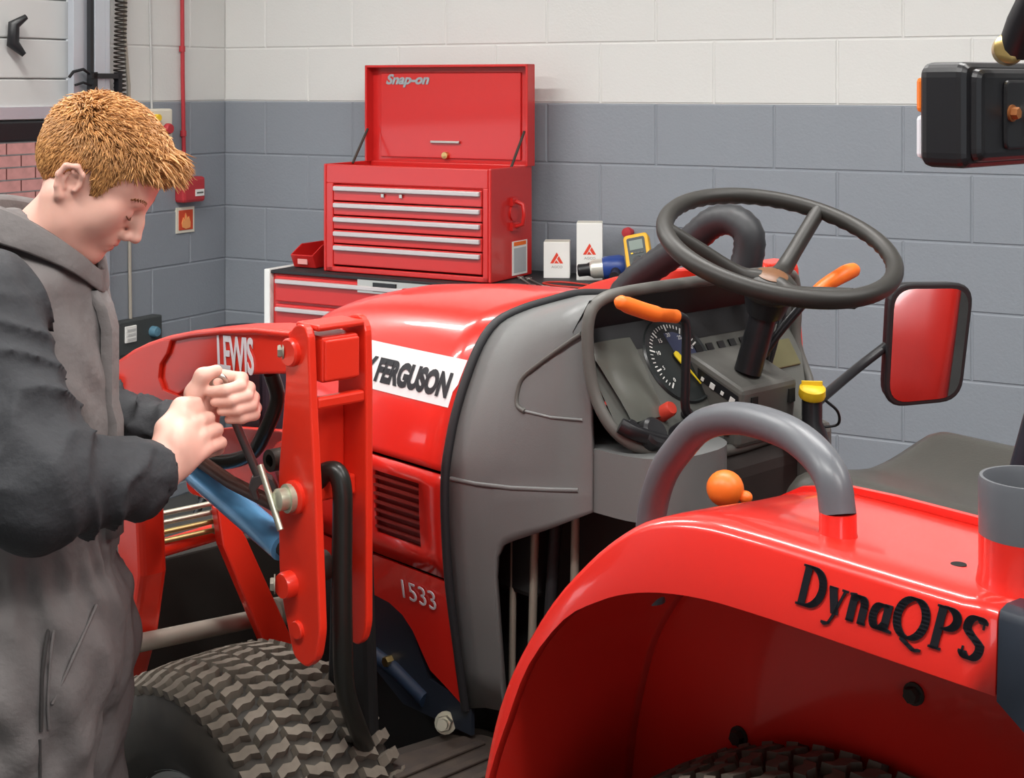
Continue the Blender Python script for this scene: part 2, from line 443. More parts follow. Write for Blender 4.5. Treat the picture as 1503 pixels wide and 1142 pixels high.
for k in range(4): B().lathe([(0, .012), (.009, .012), (.009, 0)], (2.98 - k * .045, CF + .006, .965), (0, 1, 0), 12).build('knob', BLACK if k % 2 else CRED, pn)
for a in (2.12, 3.5):
    for b_ in (.09, .44): B().lathe([(.0, -.02), (.05, -.02), (.05, .02), (0, .02)], (a, b_, .05), (1, 0, 0), 20).build('castor', RUBBER, cab, smooth=40)

ch = empty('tool_chest', label='red steel tool chest with five drawers and its lid standing open', cat='tool chest'); ch.matrix_world = RM
S0, S1, O0, O1, Z0, Z1 = 2.67, 3.40, .15, .45, TOP + .002, 1.405
b = B(); t = .012
b.bx(S0, S0 + t, O0, O1, Z0, Z1); b.bx(S1 - t, S1, O0, O1, Z0, Z1); b.bx(S0 + t, S1 - t, O0, O0 + t, Z0, Z1); b.bx(S0 + t, S1 - t, O0 + t, O1, Z0, Z0 + .02)
b.bx(S0 + t, S1 - t, O1 - .02, O1, Z1 - .072, Z1 - .002); b.bx(S0 + t, S0 + .035, O1 - .02, O1, Z0, Z1 - .07); b.bx(S1 - .045, S1 - t, O1 - .02, O1, Z0, Z1 - .07)
b.bx(S0 + t, S1 - t, O0 + t, O1 - .02, Z1 - .09, Z1 - .08)
b.build('case', CRED, ch, bevel=.004)
zd = [Z1 - .078, Z1 - .141, Z1 - .194, Z1 - .247, Z1 - .300, Z0 + .022]
for k in range(5):
    zt = zd[k]; zb = zd[k + 1] + .005
    d = B().bx(S0 + .037, S1 - .047, O1 - .022, O1 + .001, zb, zt).build('drawer', CRED, ch, bevel=.003)
    B().bx(S0 + .042, S1 - .052, O1, O1 + .014, zt - .021, zt - .004).build('drawer_trim', TRIM, d, bevel=.003)
for sx in (3.04, 3.12): B().bx(sx, sx + .012, O1 + .001, O1 + .010, Z1 - .116, Z1 - .104).build('latch', STEEL, ch)
lid = B(); la, lb_ = S0 - .006, S1 - .008; lz0, lz1 = Z1 - .004, 1.778
lid.bx(la, lb_, O0 - .012, O0, lz0, lz1); lid.bx(la, la + .01, O0 - .004, O0 + .045, lz0, lz1); lid.bx(lb_ - .01, lb_, O0 - .004, O0 + .045, lz0, lz1)
lid.bx(la, lb_, O0 - .004, O0 + .045, lz1 - .01, lz1)
lid.bx(la + .05, lb_ - .05, O0, O0 + .008, lz0 + .02, lz1 - .03)
lo = lid.build('lid', CRED, ch, bevel=.003)
Mt = M4(frame((-1, 0, 0), (0, 0, 1)), (S1 - .085, O0 + .0095, 1.705))
text('Snap-on', .052, Mt, mat('emblem_grey', (.30, .34, .36), .35), lo, xs=1.16, shear=.3, bold=.002, ext=.0015)
B().bx(2.975, 3.105, O0 + .008, O0 + .02, 1.478, 1.488).build('lid_pull', STEEL, lo, bevel=.002)
B().lathe([(0, .014), (.013, .013), (.015, .004), (.015, 0)], (3.04, O0 + .008, 1.432), (0, 1, 0), 18).build('lock', BRASS, lo, smooth=40)
for sx in (S0 + .01, S1 - .02): B().tube([(sx, O0 + .04, 1.53), (sx, O0 + .11, 1.44), (sx, O0 + .14, 1.40)], .005, 8).build('lid_stay', DARKST, ch)
hd = B(); 
for dz in (-.045, .045): hd.box((S0 - .006, .29, 1.235 + dz), (.012, .05, .03))
hd.tube([(S0 - .012, .29, 1.28), (S0 - .04, .29, 1.27), (S0 - .045, .29, 1.235), (S0 - .04, .29, 1.2), (S0 - .012, .29, 1.19)], .008, 10)
hd.lathe([(.03, 0), (.03, .006), (0, .006)], (S0, .29, 1.24), (-1, 0, 0), 20)
hd.build('carry_handle', CRED, ch, smooth=40)
lb = B().bx(S0 - .002, S0, .19, .30, TOP + .012, TOP + .135).build('data_label', WHITE, ch)
B().bx(S0 - .003, S0 - .001, .20, .29, TOP + .118, TOP + .132).build('label_band', ORANGE, lb)
B().bx(S0 - .003, S0 - .001, .20, .29, TOP + .02, TOP + .11).build('label_print', mat('print_grey', (.42, .45, .47), .6), lb)

# small bin left of the chest
bn = empty('small_parts_bin', label='small red plastic parts bin at the left end of the cabinet top', cat='bin'); bn.matrix_world = RM @ Matrix.Translation((0, 0, .0015))
b = B(); b.prism([(.22, 0), (.40, 0), (.425, .05), (.36, .085), (.22, .085)], (3.47, 0, TOP + .001), (0, 1, 0), (0, 0, 1), 0, .005)
b.prism([(.22, 0), (.40, 0), (.425, .05), (.36, .085), (.22, .085)], (3.57, 0, TOP + .001), (0, 1, 0), (0, 0, 1), 0, .005)
b.bx(3.47, 3.575, .22, .225, TOP, TOP + .085); b.bx(3.47, 3.575, .225, .40, TOP, TOP + .005)
b.box((3.5225, .4125, TOP + .026), (.105, .005, .056), Matrix.Rotation(R(-26), 3, 'X')); b.build('tub', CRED, bn, bevel=.003)
B().bx(3.50, 3.545, .416, .420, TOP + .015, TOP + .035).build('label_tag', mat('tag_pink', (.7, .3, .28), .5), bn)

# two white filter cartons with a red triangle emblem
EMB = mat('emblem_red', (.72, .06, .03), .45); PRT = mat('carton_print', (.45, .45, .43), .6)
def carton(name, s0, s1, h, label):
    wd = s1 - s0; hw = wd / 2
    e = empty(name, label=label, cat='box', group='filter cartons'); e.matrix_world = RM @ Matrix.Translation(((s0 + s1) / 2, .15, TOP)) @ Matrix.Rotation(R(25), 4, 'Z')
    B().bx(-hw, hw, -hw, hw, 0, h).build('carton', WHITE, e, bevel=.0015)
    B().bx(-hw + .002, hw - .002, -hw + .002, hw - .002, h, h + .0012).build('top_flap', mat('card_cream', (.66, .64, .56), .6), e)
    zc = h * .52
    g = B(); X = Vector((-1, 0, 0)); Z = Vector((0, 0, 1)); o = Vector((0, hw + .0003, zc))
    g.prism([(0, .026), (.0065, .016), (-.012, -.014), (-.0235, -.014)], o, X, Z, 0, .0007)
    g.prism([(.008, .013), (.0235, -.014), (.012, -.014), (.0015, .002)], o, X, Z, 0, .0007)
    g.prism([(-.002, -.002), (.0085, -.014), (-.009, -.014)], o, X, Z, 0, .0007)
    g.build('emblem', EMB, e)
    text('AGCO', .0125, M4(frame(X, Z), (.019, hw + .0006, zc - .031)), PRT, e, xs=1.1, bold=.0004, ext=.0003)
carton('filter_carton', 2.517, 2.612, .130, 'shorter white carton with red triangle emblem beside the tool chest')
carton('filter_carton', 2.385, 2.478, .205, 'taller white carton with red triangle emblem standing on the cabinet')
kn = B().lathe([(0, .05), (.018, .048), (.02, .03), (.012, .02), (.012, 0)], (2.335, .0, 1.162), (0, 1, 0), 16).build('wall_knob', MATS['red_conduit'], smooth=40, label='small round red fitting on the grey wall beside the taller carton', cat='fitting'); kn.matrix_world = RM
# air tool lying on its side
at = empty('air_tool', label='blue and silver air tool lying beside the taller carton', cat='power tool'); at.matrix_world = RM
ax = Vector((-.86, -.42, .10)).normalized(); p0 = Vector((2.41, .29, TOP + .046))
B().lathe([(0, 0), (.016, 0), (.022, .004), (.022, .035), (.026, .045)], p0, ax, 20).build('chuck', BLACK, at, smooth=40)
B().lathe([(.026, .045), (.033, .055), (.034, .085), (.036, .09)], p0, ax, 24).build('nose', mat('tool_silver', (.72, .70, .62), .3, metal=.6), at, smooth=40)
B().lathe([(.036, .09), (.041, .10), (.042, .15), (.036, .168), (.0, .17)], p0, ax, 24).build('motor_body', mat('tool_blue', (.02, .05, .22), .35), at, smooth=40)
B().tube([p0 + ax * .13, p0 + ax * .14 + Vector((-.02, .05, -.02)), p0 + ax * .15 + Vector((-.03, .11, -.022))], [.02, .017, .017], 14).build('grip', BLACK, at, smooth=60)
# multimeter propped up
mm = empty('multimeter', label='yellow digital multimeter with dark face propped up on the cabinet', cat='multimeter'); mm.matrix_world = RM
fr = frame((-.95, -.25, .22), (.30, -.30, .92)); mp = Vector((2.185, .27, TOP + .102))
pl = rounded([(-.041, -.088), (.041, -.088), (.046, -.02), (.044, .088), (-.044, .088), (-.046, -.02)], .016)
X, Y, Z = fr.col[0], fr.col[1], fr.col[2]
B().prism(pl, mp, X, Y, -.036, 0).build('holster', mat('meter_yellow', (.80, .42, .02), .5), mm, bevel=.006)
B().prism(rounded([(-.030, -.074), (.030, -.074), (.032, .074), (-.032, .074)], .008), mp, X, Y, 0, .003).build('face', mat('meter_face', (.04, .052, .055), .45), mm)
B().prism([(-.024, .03), (.024, .03), (.024, .064), (-.024, .064)], mp, X, Y, .003, .004).build('display', mat('lcd', (.20, .25, .22), .25), mm)
B().lathe([(0, .012), (.015, .012), (.018, .004), (.018, 0)], mp + Y * -.012 + Z * .003, Z, 20).build('dial', BLACK, mm, smooth=40)
for k in range(4): B().lathe([(.0, .003), (.005, .003), (.005, 0)], mp + X * (-.021 + k * .014) + Y * -.058 + Z * .003, Z, 10).build('socket', mat('socket_red', (.5, .02, .02), .4) if k == 3 else BLACK, mm)
for k in range(4): B().box(mp + X * (-.018 + k * .012) + Y * .018 + Z * .004, (.008, .005, .003), fr).build('button', YELLOW if k == 0 else DGREY, mm)
# leads, spanners on the cabinet top
def lying(name, pts, r, m, label, cat):
    o = B().tube(catmull([room(*p) for p in pts], 5), r, 7).build(name, m, smooth=80, label=label, cat=cat); return o
lying('test_lead', [(2.20, .33, TOP + .01), (2.28, .40, TOP + .006), (2.40, .42, TOP + .006), (2.50, .38, TOP + .006), (2.46, .32, TOP + .006), (2.34, .34, TOP + .006)], .0035, mat('lead_red', (.45, .03, .02), .5), 'thin red test lead looped on the black cabinet mat', 'test lead')
lying('test_lead', [(2.17, .34, TOP + .01), (2.24, .43, TOP + .006), (2.36, .46, TOP + .006), (2.46, .49, TOP + .006), (2.50, .495, TOP + .006)], .0035, RUBBER, 'thin black test lead trailing along the front of the cabinet mat', 'test lead')
def flat_spanner(s, o, ang, L, label):
    e = empty('combination_spanner', room(s, o, TOP), PHI + ang, label, 'spanner', 'spanners on the cabinet')
    B().prism(rounded([(-L / 2, -.005), (L / 2, -.004), (L / 2, .004), (-L / 2, .005)], .002), (0, 0, 0), (1, 0, 0), (0, 1, 0), .001, .006).build('shaft', STEEL, e)
    B().lathe([(.0065, .001), (.0125, .001), (.0125, .009), (.0065, .009), (.0065, .001)], (-L / 2 - .008, 0, 0), seg=20).build('ring_end', STEEL, e)
    B().prism([(0, -.007), (.014, -.014), (.03, -.013), (.031, -.007), (.016, -.005), (.016, .005), (.031, .007), (.03, .013), (.014, .014), (0, .007)], (L / 2, 0, 0), (1, 0, 0), (0, 1, 0), .001, .008).build('open_jaw', STEEL, e)
flat_spanner(2.58, .36, R(130), .19, 'chrome spanner on the cabinet mat nearest to the tool chest')
flat_spanner(2.53, .37, R(134), .21, 'longer chrome spanner beside the first one in front of the cartons')
# low dark stool left of the cabinet
st = empty('workshop_stool', room(3.86, .36, 0), PHI, 'dark low workshop stool tucked between cabinet and corner', 'stool')
B().lathe([(0, .74), (.12, .738), (.145, .72), (.145, .69), (.12, .68), (0, .68)], (0, 0, 0), seg=28).build('seat', mat('stool_navy', (.02, .022, .035), .5), st, smooth=40)
B().lathe([(.022, .25), (.022, .68)], (0, 0, 0), seg=14).build('column', STEEL, st)
for k in range(5):
    a = k * 2 * math.pi / 5
    B().tube([(0, 0, .26), (.12 * math.cos(a), .12 * math.sin(a), .2), (.22 * math.cos(a), .22 * math.sin(a), .03)], .014, 8).build('leg', BLACK, st, smooth=60)

# ------------------------------------------------------------------ ceiling strip lights
def strip(s, o, ang, label):
    e = empty('strip_light', room(s, o, 3.30), PHI + ang, label, 'light', 'ceiling strip lights')
    B().bx(-.9, .9, -.08, .08, -.02, .04).build('housing', WHITE, e, bevel=.01)
    for y in (-.7, .7): B().tube([(y, 0, .03), (y, 0, .58)], .006, 8).build('hanger', STEEL, e)
    for y in (-.035, .035): B().tube([(-.88, y, -.045), (.88, y, -.045)], .014, 10).build('tube', LAMPM, e)
    ld = bpy.data.lights.new('strip_lamp', 'AREA'); ld.shape = 'RECTANGLE'; ld.size = 1.7; ld.size_y = .16; ld.energy = 56; ld.color = (1., .985, .96)
    lo_ = bpy.data.objects.new('strip_lamp', ld); COL.objects.link(lo_); lo_.parent = e; lo_.location = (0, 0, -.07)
k = 0
for s_, nm in ((3.36, 'nearest the overhead door'), (1.1, 'over the tractor bonnet'), (-1.2, 'furthest from the overhead door')):
    for o_, nm2 in ((2.33, 'close to the back wall'), (4.4, 'in the middle of the bay')):
        strip(s_, o_, 0, 'white twin-tube ceiling strip light ' + nm + ', ' + nm2)
# ------------------------------------------------------------------ the tractor
TR = empty('tractor', label='red compact tractor with grey dash cowl and turf tyres', cat='tractor')
# --- bonnet
SEC = [(.312, 0), (.3044, .14), (.289, .345), (.266, .55), (.2346, .75), (.1946, .89), (.137, .952), (.07, .981), (0, 1)]
SECF = [tuple(p) for p in (v.to_tuple() for v in catmull([(a, b, 0) for a, b in SEC], 3))]
SECF = [(p[0], p[1]) for p in SECF]
ZT = [(.455, 1.318), (.60, 1.317), (.72, 1.312), (.85, 1.299), (.93, 1.283), (.98, 1.264), (1.02, 1.238), (1.045, 1.20), (1.06, 1.13)]
WS = [(.455, 1.), (.7, .98), (.85, .96), (.95, .92), (1.0, .88), (1.04, .80), (1.06, .70)]
def bonnet_pt(x, y0, k): return (x, y0 * interp(x, WS), 1.05 + (interp(x, ZT) - 1.05) * k)
rows = []
for x in [.455, .52, .6, .66, .72, .79, .85, .89, .93, .957, .98, 1.0, 1.02, 1.035, 1.045, 1.053, 1.06]:
    half = [bonnet_pt(x, y, k) for y, k in SECF]
    rows.append(half + [(p[0], -p[1], p[2]) for p in reversed(half[:-1])])
bon = B().grid(rows)
bon.add(rows[-1], [tuple(range(len(rows[-1])))])
bonnet = bon.build('bonnet', RED, TR, smooth=50, weld=True, solid=.006)
# decal on the bonnet side: follows the surface
def bside(x, z, off=.0015):
    k = (z - 1.05) / (interp(x, ZT) - 1.05)
    y = interp(k, [(b, a) for a, b in SEC]) * interp(x, WS)
    return (x, y + off, z)
def slant(x): return 0.0
dz0, dz1 = 1.152, 1.229
g = [[bside(x + (.008 if z_ < 1.19 else 0.), z_, .002) for z_ in np.linspace(dz0, dz1, 7)] for x in np.linspace(.468, .88, 20)]
decal = B().grid(g).build('decal_band', DECAL, TR, smooth=60, label='silver-white name band on the bonnet side')
tmpo = text('MASSEY FERGUSON', .052, Matrix.Identity(4), INK, TR, xs=.80, bold=.0030, ext=0.0, space=.97)
mt = tmpo.data
wdt = max(v.co.x for v in mt.vertices); hgt_ = max(v.co.y for v in mt.vertices)
for v in mt.vertices:
    tx = v.co.x / wdt; ty = v.co.y / hgt_
    v.co = bside(.845 - tx * (.845 - .487), 1.1685 + ty * .038, .0034)
tmpo.name = 'maker_lettering'
# lower side panels, both sides
for sgn in (1, -1):
    def sp_(x, z, off=0.): return (x, sgn * ((.312 if z > 1.0 else interp(z, [(.62, .262), (.64, .266), (.774, .289), (.87, .304), (.974, .312)])) * interp(x, WS) + off), z)
    b = B(); gx0, gx1, gz0, gz1 = .525, .655, .905, 1.018
    xs_ = [.455, .49, gx0, gx1, .72, .8, .88, .95, 1.0]; zs_ = [.868, gz0, .96, gz1, 1.043]
    rows = [[sp_(x, z_) for z_ in zs_] for x in xs_]
    n = len(b.v); m = len(zs_); b.v += [tuple(p) for r_ in rows for p in r_]
    for i in range(len(xs_) - 1):
        for k in range(m - 1):
            if i == 2 and 1 <= k <= 2: continue
            b.f.append((i * m + k, i * m + k + 1, (i + 1) * m + k + 1, (i + 1) * m + k))
    sp = b.build('side_panel', RED, TR, smooth=40, weld=True, solid=.012)
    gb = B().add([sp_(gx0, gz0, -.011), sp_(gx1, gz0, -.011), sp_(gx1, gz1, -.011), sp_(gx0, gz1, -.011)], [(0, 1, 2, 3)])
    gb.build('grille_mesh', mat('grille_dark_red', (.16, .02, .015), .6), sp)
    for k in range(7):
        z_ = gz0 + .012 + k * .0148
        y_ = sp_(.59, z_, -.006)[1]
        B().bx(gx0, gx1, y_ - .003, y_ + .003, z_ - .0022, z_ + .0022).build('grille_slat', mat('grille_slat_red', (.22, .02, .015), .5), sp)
    poly = [(.455, .862), (.62, .862), (.78, .862), (.93, .862), (.93, .80), (.80, .79), (.69, .785), (.635, .781), (.60, .768), (.575, .745), (.556, .71), (.54, .684), (.505, .668), (.455, .642)]
    v = [sp_(x, z_) for x, z_ in poly]; vi = [sp_(x, z_, -.006) for x, z_ in poly]; m = len(poly)
    lp = B().add(v + vi, [tuple(range(m)), tuple(range(2 * m - 1, m - 1, -1))] + [(i, (i + 1) % m, m + (i + 1) % m, m + i) for i in range(m)])
    lpo = lp.build('lower_side_panel', RED, TR)
    if sgn == 1:
        Mt = M4(frame((-1, .028, 0), (0, .158, 1)), sp_(.598, .804, .0022))
        text('1533', .048, Mt, mat('badge_silver', (.62, .64, .66), .35), lpo, name='model_number', xs=1.12, shear=-.02, bold=-.0003, ext=.0008)
# dark inner structure below and behind the panels
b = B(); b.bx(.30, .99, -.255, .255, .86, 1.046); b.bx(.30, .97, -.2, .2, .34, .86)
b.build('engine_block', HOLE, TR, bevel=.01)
B().prism([(.44, .655), (.55, .665), (.61, .765), (.80, .785), (.80, .69), (.62, .60), (.44, .60)], (0, .262, 0), (1, 0, 0), (0, 0, 1), -.004, .004).build('side_fairing', NAVY, TR)
B().tube([(.74, .262, .675), (.64, .262, .655), (.56, .262, .625)], .016, 10).build('fuel_rail', mat('engine_blue', (.015, .03, .06), .5), TR, smooth=60)
hb = B(); hexbolt(hb, (.655, .258, .668), (0, 1, 0), .010, .022); hb.build('brass_plug', BRASS, TR, smooth=40)
hb = B(); hexbolt(hb, (.50, .27, .605), (-.6, .7, .3), .014, .03); hb.lathe([(0, .05), (.009, .05), (.009, .02)], (.50, .27, .605), (-.6, .7, .3), 12); hb.build('hydraulic_fitting', PLATED, TR, smooth=40)
B().bx(1.0, 1.04, -.20, .20, .72, 1.10).build('front_grille', BLACK, TR, bevel=.02)
B().bx(.35, 1.0, -.11, .11, .30, .5).build('chassis', DARKST, TR, bevel=.02)

# --- rubber seal and grey cowl
A_ = [(0, 1.318), (.07, 1.312), (.137, 1.304), (.195, 1.288), (.2346, 1.252), (.266, 1.197), (.289, 1.143), (.3044, 1.088), (.312, 1.043)]
B_ = [(0, 1.374), (.11, 1.376), (.21, 1.376), (.275, 1.366), (.298, 1.338), (.30, 1.285), (.298, 1.22), (.295, 1.15), (.295, 1.08)]
sealp = [(y, z_) for y, z_ in A_] + [(.312, .974), (.304, .87), (.289, .774), (.266, .64)]
half = [(.452, y + .001, z_ + .002) for y, z_ in sealp]
full = [(.452, -y - .001, z_ + .002) for y, z_ in reversed(sealp)] + half[1:]
B().tube(catmull(full, 3), .0085, 8).build('bonnet_seal', RUBBER, TR, smooth=80)
def lower_y(z_): return interp(z_, [(.64, .266), (.774, .289), (.87, .304), (.974, .312), (1.043, .312)])
ZB = [(.445, .645), (.40, .66), (.345, .675), (.3401, .68), (.340, .90), (.333, .935), (.318, .957), (.298, .968), (.22, 1.003), (.135, 1.045)]
def cowl_sec(x, zb):
    t = (.445 - x) / .31; t = max(0, min(1, t)); ts = t * t * (3 - 2 * t) * .5 + t * .5
    top = [(a[0] + (b_[0] - a[0]) * ts, a[1] + (b_[1] - a[1]) * ts) for a, b_ in zip(A_, B_)]
    top = [(p.x, p.y) for p in catmull([(a, c, 0) for a, c in top], 3)]
    y8, z8 = top[-1]; n = 6
    for k in range(1, n + 1):
        z_ = z8 + (zb - z8) * k / n
        yl = lower_y(min(z_, 1.043)); top.append((yl + (y8 - yl) * t if t > .3 else yl + (y8 - lower_y(1.043)) * 1.0 * max(0, 1 - (z8 - z_) / .3), z_))
    return top
rows = []
for x, zb in ZB:
    h_ = [(x, y, z_) for y, z_ in cowl_sec(x, zb)]
    fr_ = 1 - .2 * max(0, min(1, (.445 - x) / .31)) ** 1.5
    rows.append([(p[0], -p[1] * fr_, p[2]) for p in reversed(h_[1:])] + h_)
cowl = B().grid(rows).build('dash_cowl', GREY, TR, smooth=35, weld=True, solid=.008)
def cowl_y(x, z_):
    sc_ = cowl_sec(x, interp(x, sorted(ZB)))
    pts = sorted((b_, a) for a, b_ in sc_ if a > .15)
    return interp(z_, pts)
gl = [(.150, 1.318), (.185, 1.298), (.245, 1.262), (.29, 1.232), (.302, 1.21), (.30, 1.185), (.28, 1.178)]
B().tube([(x, cowl_y(x, z_) + .0005, z_) for x, z_ in [(p.x, p.y) for p in catmull([(a, c, 0) for a, c in gl], 4)]], .0042, 8).build('panel_groove', DGREY, TR, smooth=80)
B().tube([(x, cowl_y(x, z_) - .0005, z_) for x, z_ in [(.28, 1.178), (.22, 1.178), (.15, 1.185)]], .0025, 8).build('panel_crease', GREY, TR, smooth=80)
B().tube([(x, cowl_y(x, z_) - .001, z_) for x, z_ in [(.44, 1.043), (.38, 1.045), (.30, 1.053), (.22, 1.065), (.16, 1.075)]], .004, 8).build('body_crease', GREY, TR, smooth=80)
# --- dash opening rim, instrument panel
rim = [(.135, -.296, 1.24), (.137, -.30, 1.30), (.137, -.295, 1.345), (.137, -.27, 1.368), (.137, -.15, 1.376), (.137, 0, 1.376), (.137, .2, 1.376), (.137, .272, 1.368), (.137, .297, 1.343), (.136, .30, 1.29), (.125, .297, 1.23),
       (.10, .29, 1.185), (.075, .265, 1.155), (.06, .21, 1.135), (.05, .13, 1.122), (.05, 0, 1.118), (.06, -.2, 1.13), (.10, -.285, 1.17)]
rim = [(x, y * (.8 if y < 0 else 1), z_) for x, y, z_ in rim]
B().tube(catmull(rim, 4, closed=True), .0095, 10, closed=True).build('dash_rim', DGREY, TR, smooth=80)
PU = Vector((.537, 0, .844)); PN = Vector((-.844, 0, .537)); PP = Vector((.06, 0, 1.135))
def dash(y, u, h=0.): return PP + Vector((0, y, 0)) + PU * u + PN * h
ip = B().add([dash(.22, .0), dash(.285, .05), dash(.29, .22), dash(-.232, .22), dash(-.228, .11), dash(-.17, .0)], [(0, 1, 2, 3, 4, 5)]).build('instrument_panel', mat('instrument_grey', (.105, .108, .098), .3), TR)
B().add([dash(.295, .215, .002), dash(.295, .24, .06), dash(-.236, .24, .06), dash(-.236, .215, .002), dash(.295, .17, .001), dash(-.236, .17, .001)], [(0, 1, 2, 3), (4, 0, 3, 5)]).build('visor_underside', BLACK, ip)
gc = (.088, .140)
FX = Vector((0, -1, 0))
B().lathe([(0, .001), (.070, .001), (.073, .004), (.076, .001)], dash(*gc), PN, 48).build('gauge_face', mat('gauge_dark', (.022, .026, .026), .3), ip, smooth=40)
tk = B()
for k in range(41):
    a = R(-60 + k * 7.5 - 90 + 90); c_, s_ = math.cos(a + R(0)), math.sin(a)
    a = R(225 - k * 270 / 40)
    d_ = FX * math.cos(a) + PU * math.sin(a); L = .011 if k % 5 == 0 else .006
    tk.box(dash(*gc, .002) + d_ * (.062 - L / 2), (L, .0016 if k % 5 else .0026, .0006), frame(d_, PN.cross(d_)))
tk.build('gauge_ticks', WHITE, ip)
for k in range(9):
    a = R(225 - k * 270 / 8); d_ = FX * math.cos(a) + PU * math.sin(a)
    text(str(k * 5), .010, M4(frame(FX, PU), dash(*gc, .002) + d_ * .044 - PU * .0035), WHITE, ip, name='gauge_number', center=True, ext=.0002)
nd = B(); d_ = (FX * .42 - PU * .9).normalized(); e_ = PN.cross(d_); o_ = dash(*gc, .005)
nd.prism([(-.014, -.003), (-.010, -.006), (.006, -.006), (.012, -.0018), (.052, -.0006), (.052, .0006), (.012, .0018), (.006, .006), (-.010, .006), (-.014, .003)], o_, d_, e_, -.001, .001)
nd.build('gauge_needle', mat('needle_yellow', (.9, .68, .03), .4), ip)
B().lathe([(0, .0006), (.05, .0006)], dash(gc[0], gc[1], .0008), PN, 40, R(30), R(150)).build('gauge_arc', mat('gauge_blue', (.05, .06, .12), .4), ip)
for k in range(5): B().box(dash(.03 - k * .03, .150, .0015), (.016, .016, .002), frame(FX, PU)).build('warning_lamp', BLACK, ip)
B().box(dash(-.125, .115, .002), (.17, .05, .004), frame(FX, PU)).build('green_strip', mat('strip_olive', (.12, .11, .05), .5), ip, bevel=.004)
# switches and red knob along the bottom of the panel
for (y, u, r_, h_, mm_, nm) in ((.235, .030, .024, .028, BLACK, 'rotary_switch'), (.180, .060, .012, .026, mat('knob_red', (.55, .05, .03), .4), 'red_knob'), (.268, .048, .012, .018, BLACK, 'ignition_switch'), (.165, .018, .020, .03, BLACK, 'light_switch'), (.13, .05, .008, .014, BLACK, 'warning_button')):
    B().lathe([(0, h_), (r_ * .8, h_), (r_, h_ * .85), (r_ * 1.05, 0)], dash(y, u), PN, 20).build(nm, mm_, ip, smooth=40)
B().tube(catmull([dash(.29, .055, .012), dash(.27, .036, .018), dash(.22, .012, .02), dash(.17, .006, .02)], 4), .012, 8, flat=.6).build('lower_shelf', BLACK, ip, smooth=80)
lens = [[dash(.285 - .105 * a - .03 * (1 - b_) * (1 - a), .055 + .135 * b_, .014 * (1 - (2 * a - 1) ** 2 * .4) * (1 - (2 * b_ - 1) ** 4 * .4)) for b_ in np.linspace(0, 1, 8)] for a in np.linspace(0, 1, 8)]
B().grid(lens).build('cover_lens', mat('smoked_cover', (.105, .108, .094), .25), ip, smooth=80)
# --- column console
cs = B(); P = [(.025, 1.215), (.14, 1.262), (.14, 1.12), (.035, 1.12)]
cs.prism(P, (0, .062, 0), (1, 0, 0), (0, 0, 1), 0, .15)
cso = cs.build('column_console', DGREY, TR, bevel=.008)
B().prism([(.033, 1.205), (.115, 1.240), (.115, 1.222), (.033, 1.187)], (0, .0632, 0), (1, 0, 0), (0, 0, 1), 0, .002).build('symbol_strip', BLACK, cso)
for k in range(4):
    x = .103 - k * .02
    B().box((x, .0655, 1.2235 - k * .0085), (.010 if k % 2 else .006, .001, .009 if k % 2 else .006), Matrix.Rotation(R(-23), 3, 'Y')).build('white_symbol', WHITE, cso)
for k in range(2): B().bx(.088 - k * .038, .112 - k * .038, .060, .066, 1.148 - k * .006, 1.178 - k * .008).build('slot', HOLE, cso)
for y in (.03, -.07): B().box((.027, y, 1.19), (.006, .016, .022)).build('slot', HOLE, cso)
sh = B().bx(.02, .14, -.19, -.088, 1.02, 1.135).build('side_shelf', DGREY, TR, bevel=.02)
# pedestal under the dash
pd = rounded([(.0, .08), (.25, .08), (.25, .288), (.0, .288)], .10, 8)
B().prism(pd, (0, 0, 0), (1, 0, 0), (0, 1, 0), 1.045, 1.142).build('pedestal', GREY, TR, smooth=40)
B().bx(.03, .34, -.17, .20, .45, 1.115).build('pedestal_core', mat('core_dark', (.025, .018, .016), .7), TR, bevel=.04, bseg=4)
for (p, q, r_) in (((.352, .25, 1.0), (.357, .25, .70), .006), ((.30, .25, 1.03), (.312, .25, .72), .007), ((.21, .25, 1.06), (.215, .25, .80), .007), ((.26, .24, 1.04), (.29, .24, .70), .010)):
    B().tube([p, q], r_, 8).build('linkage_rod', DUSTY if r_ < .009 else RUBBER, TR, smooth=60)
# --- steering column and wheel
SN = Vector((-.330, .135, .934)).normalized(); SU = (Vector((-1, 0, 0)) + SN * SN.x).normalized(); SV = SN.cross(SU); SCN = Vector((0, 0, 1.445))
hub = SCN - SN * .072
cb_ = Vector((.062, 0, 1.232))
B().tube([cb_, hub - SN * .05, hub], [.0225, .0225, .024], 20).build('steering_column', BLACK, TR, smooth=50)
B().lathe([(.030, -.052), (.034, -.04), (.042, -.012), (.045, 0.)], hub, SN, 28).build('column_boot', BLACK, TR, smooth=60)
ring = []; NR = 96
rr = []
rows = []
for k in range(NR):
    a = 2 * math.pi * k / NR; rad = SU * math.cos(a) + SV * math.sin(a); c_ = SCN + rad * .184; row = []
    for j in range(14):
        bb = 2 * math.pi * j / 14; inn = max(0, -math.cos(bb) * .8 - math.sin(bb) * .6)
        r_ = .0145 - .0022 * inn * (1 if k % 2 else 0)
        row.append(c_ + rad * (math.cos(bb) * r_) + SN * (math.sin(bb) * r_))
    rows.append(row)
rows.append(rows[0])
sw = B().grid(rows, closed=True).build('steering_wheel', WHEELG, TR, smooth=60, weld=True)
for a in (105, 225, 345):
    rad = SU * math.cos(R(a)) + SV * math.sin(R(a))
    pts = catmull([hub + rad * .02 + SN * .002, hub + rad * .055 + SN * .008, hub + rad * .12 + SN * .040, SCN + rad * .182 - SN * .002], 5)
    B().tube(pts, [.021 - .005 * min(1, i / 8) for i in range(len(pts))], 12, flat=.8, up=SN).build('spoke', WHEELG, sw, smooth=80)
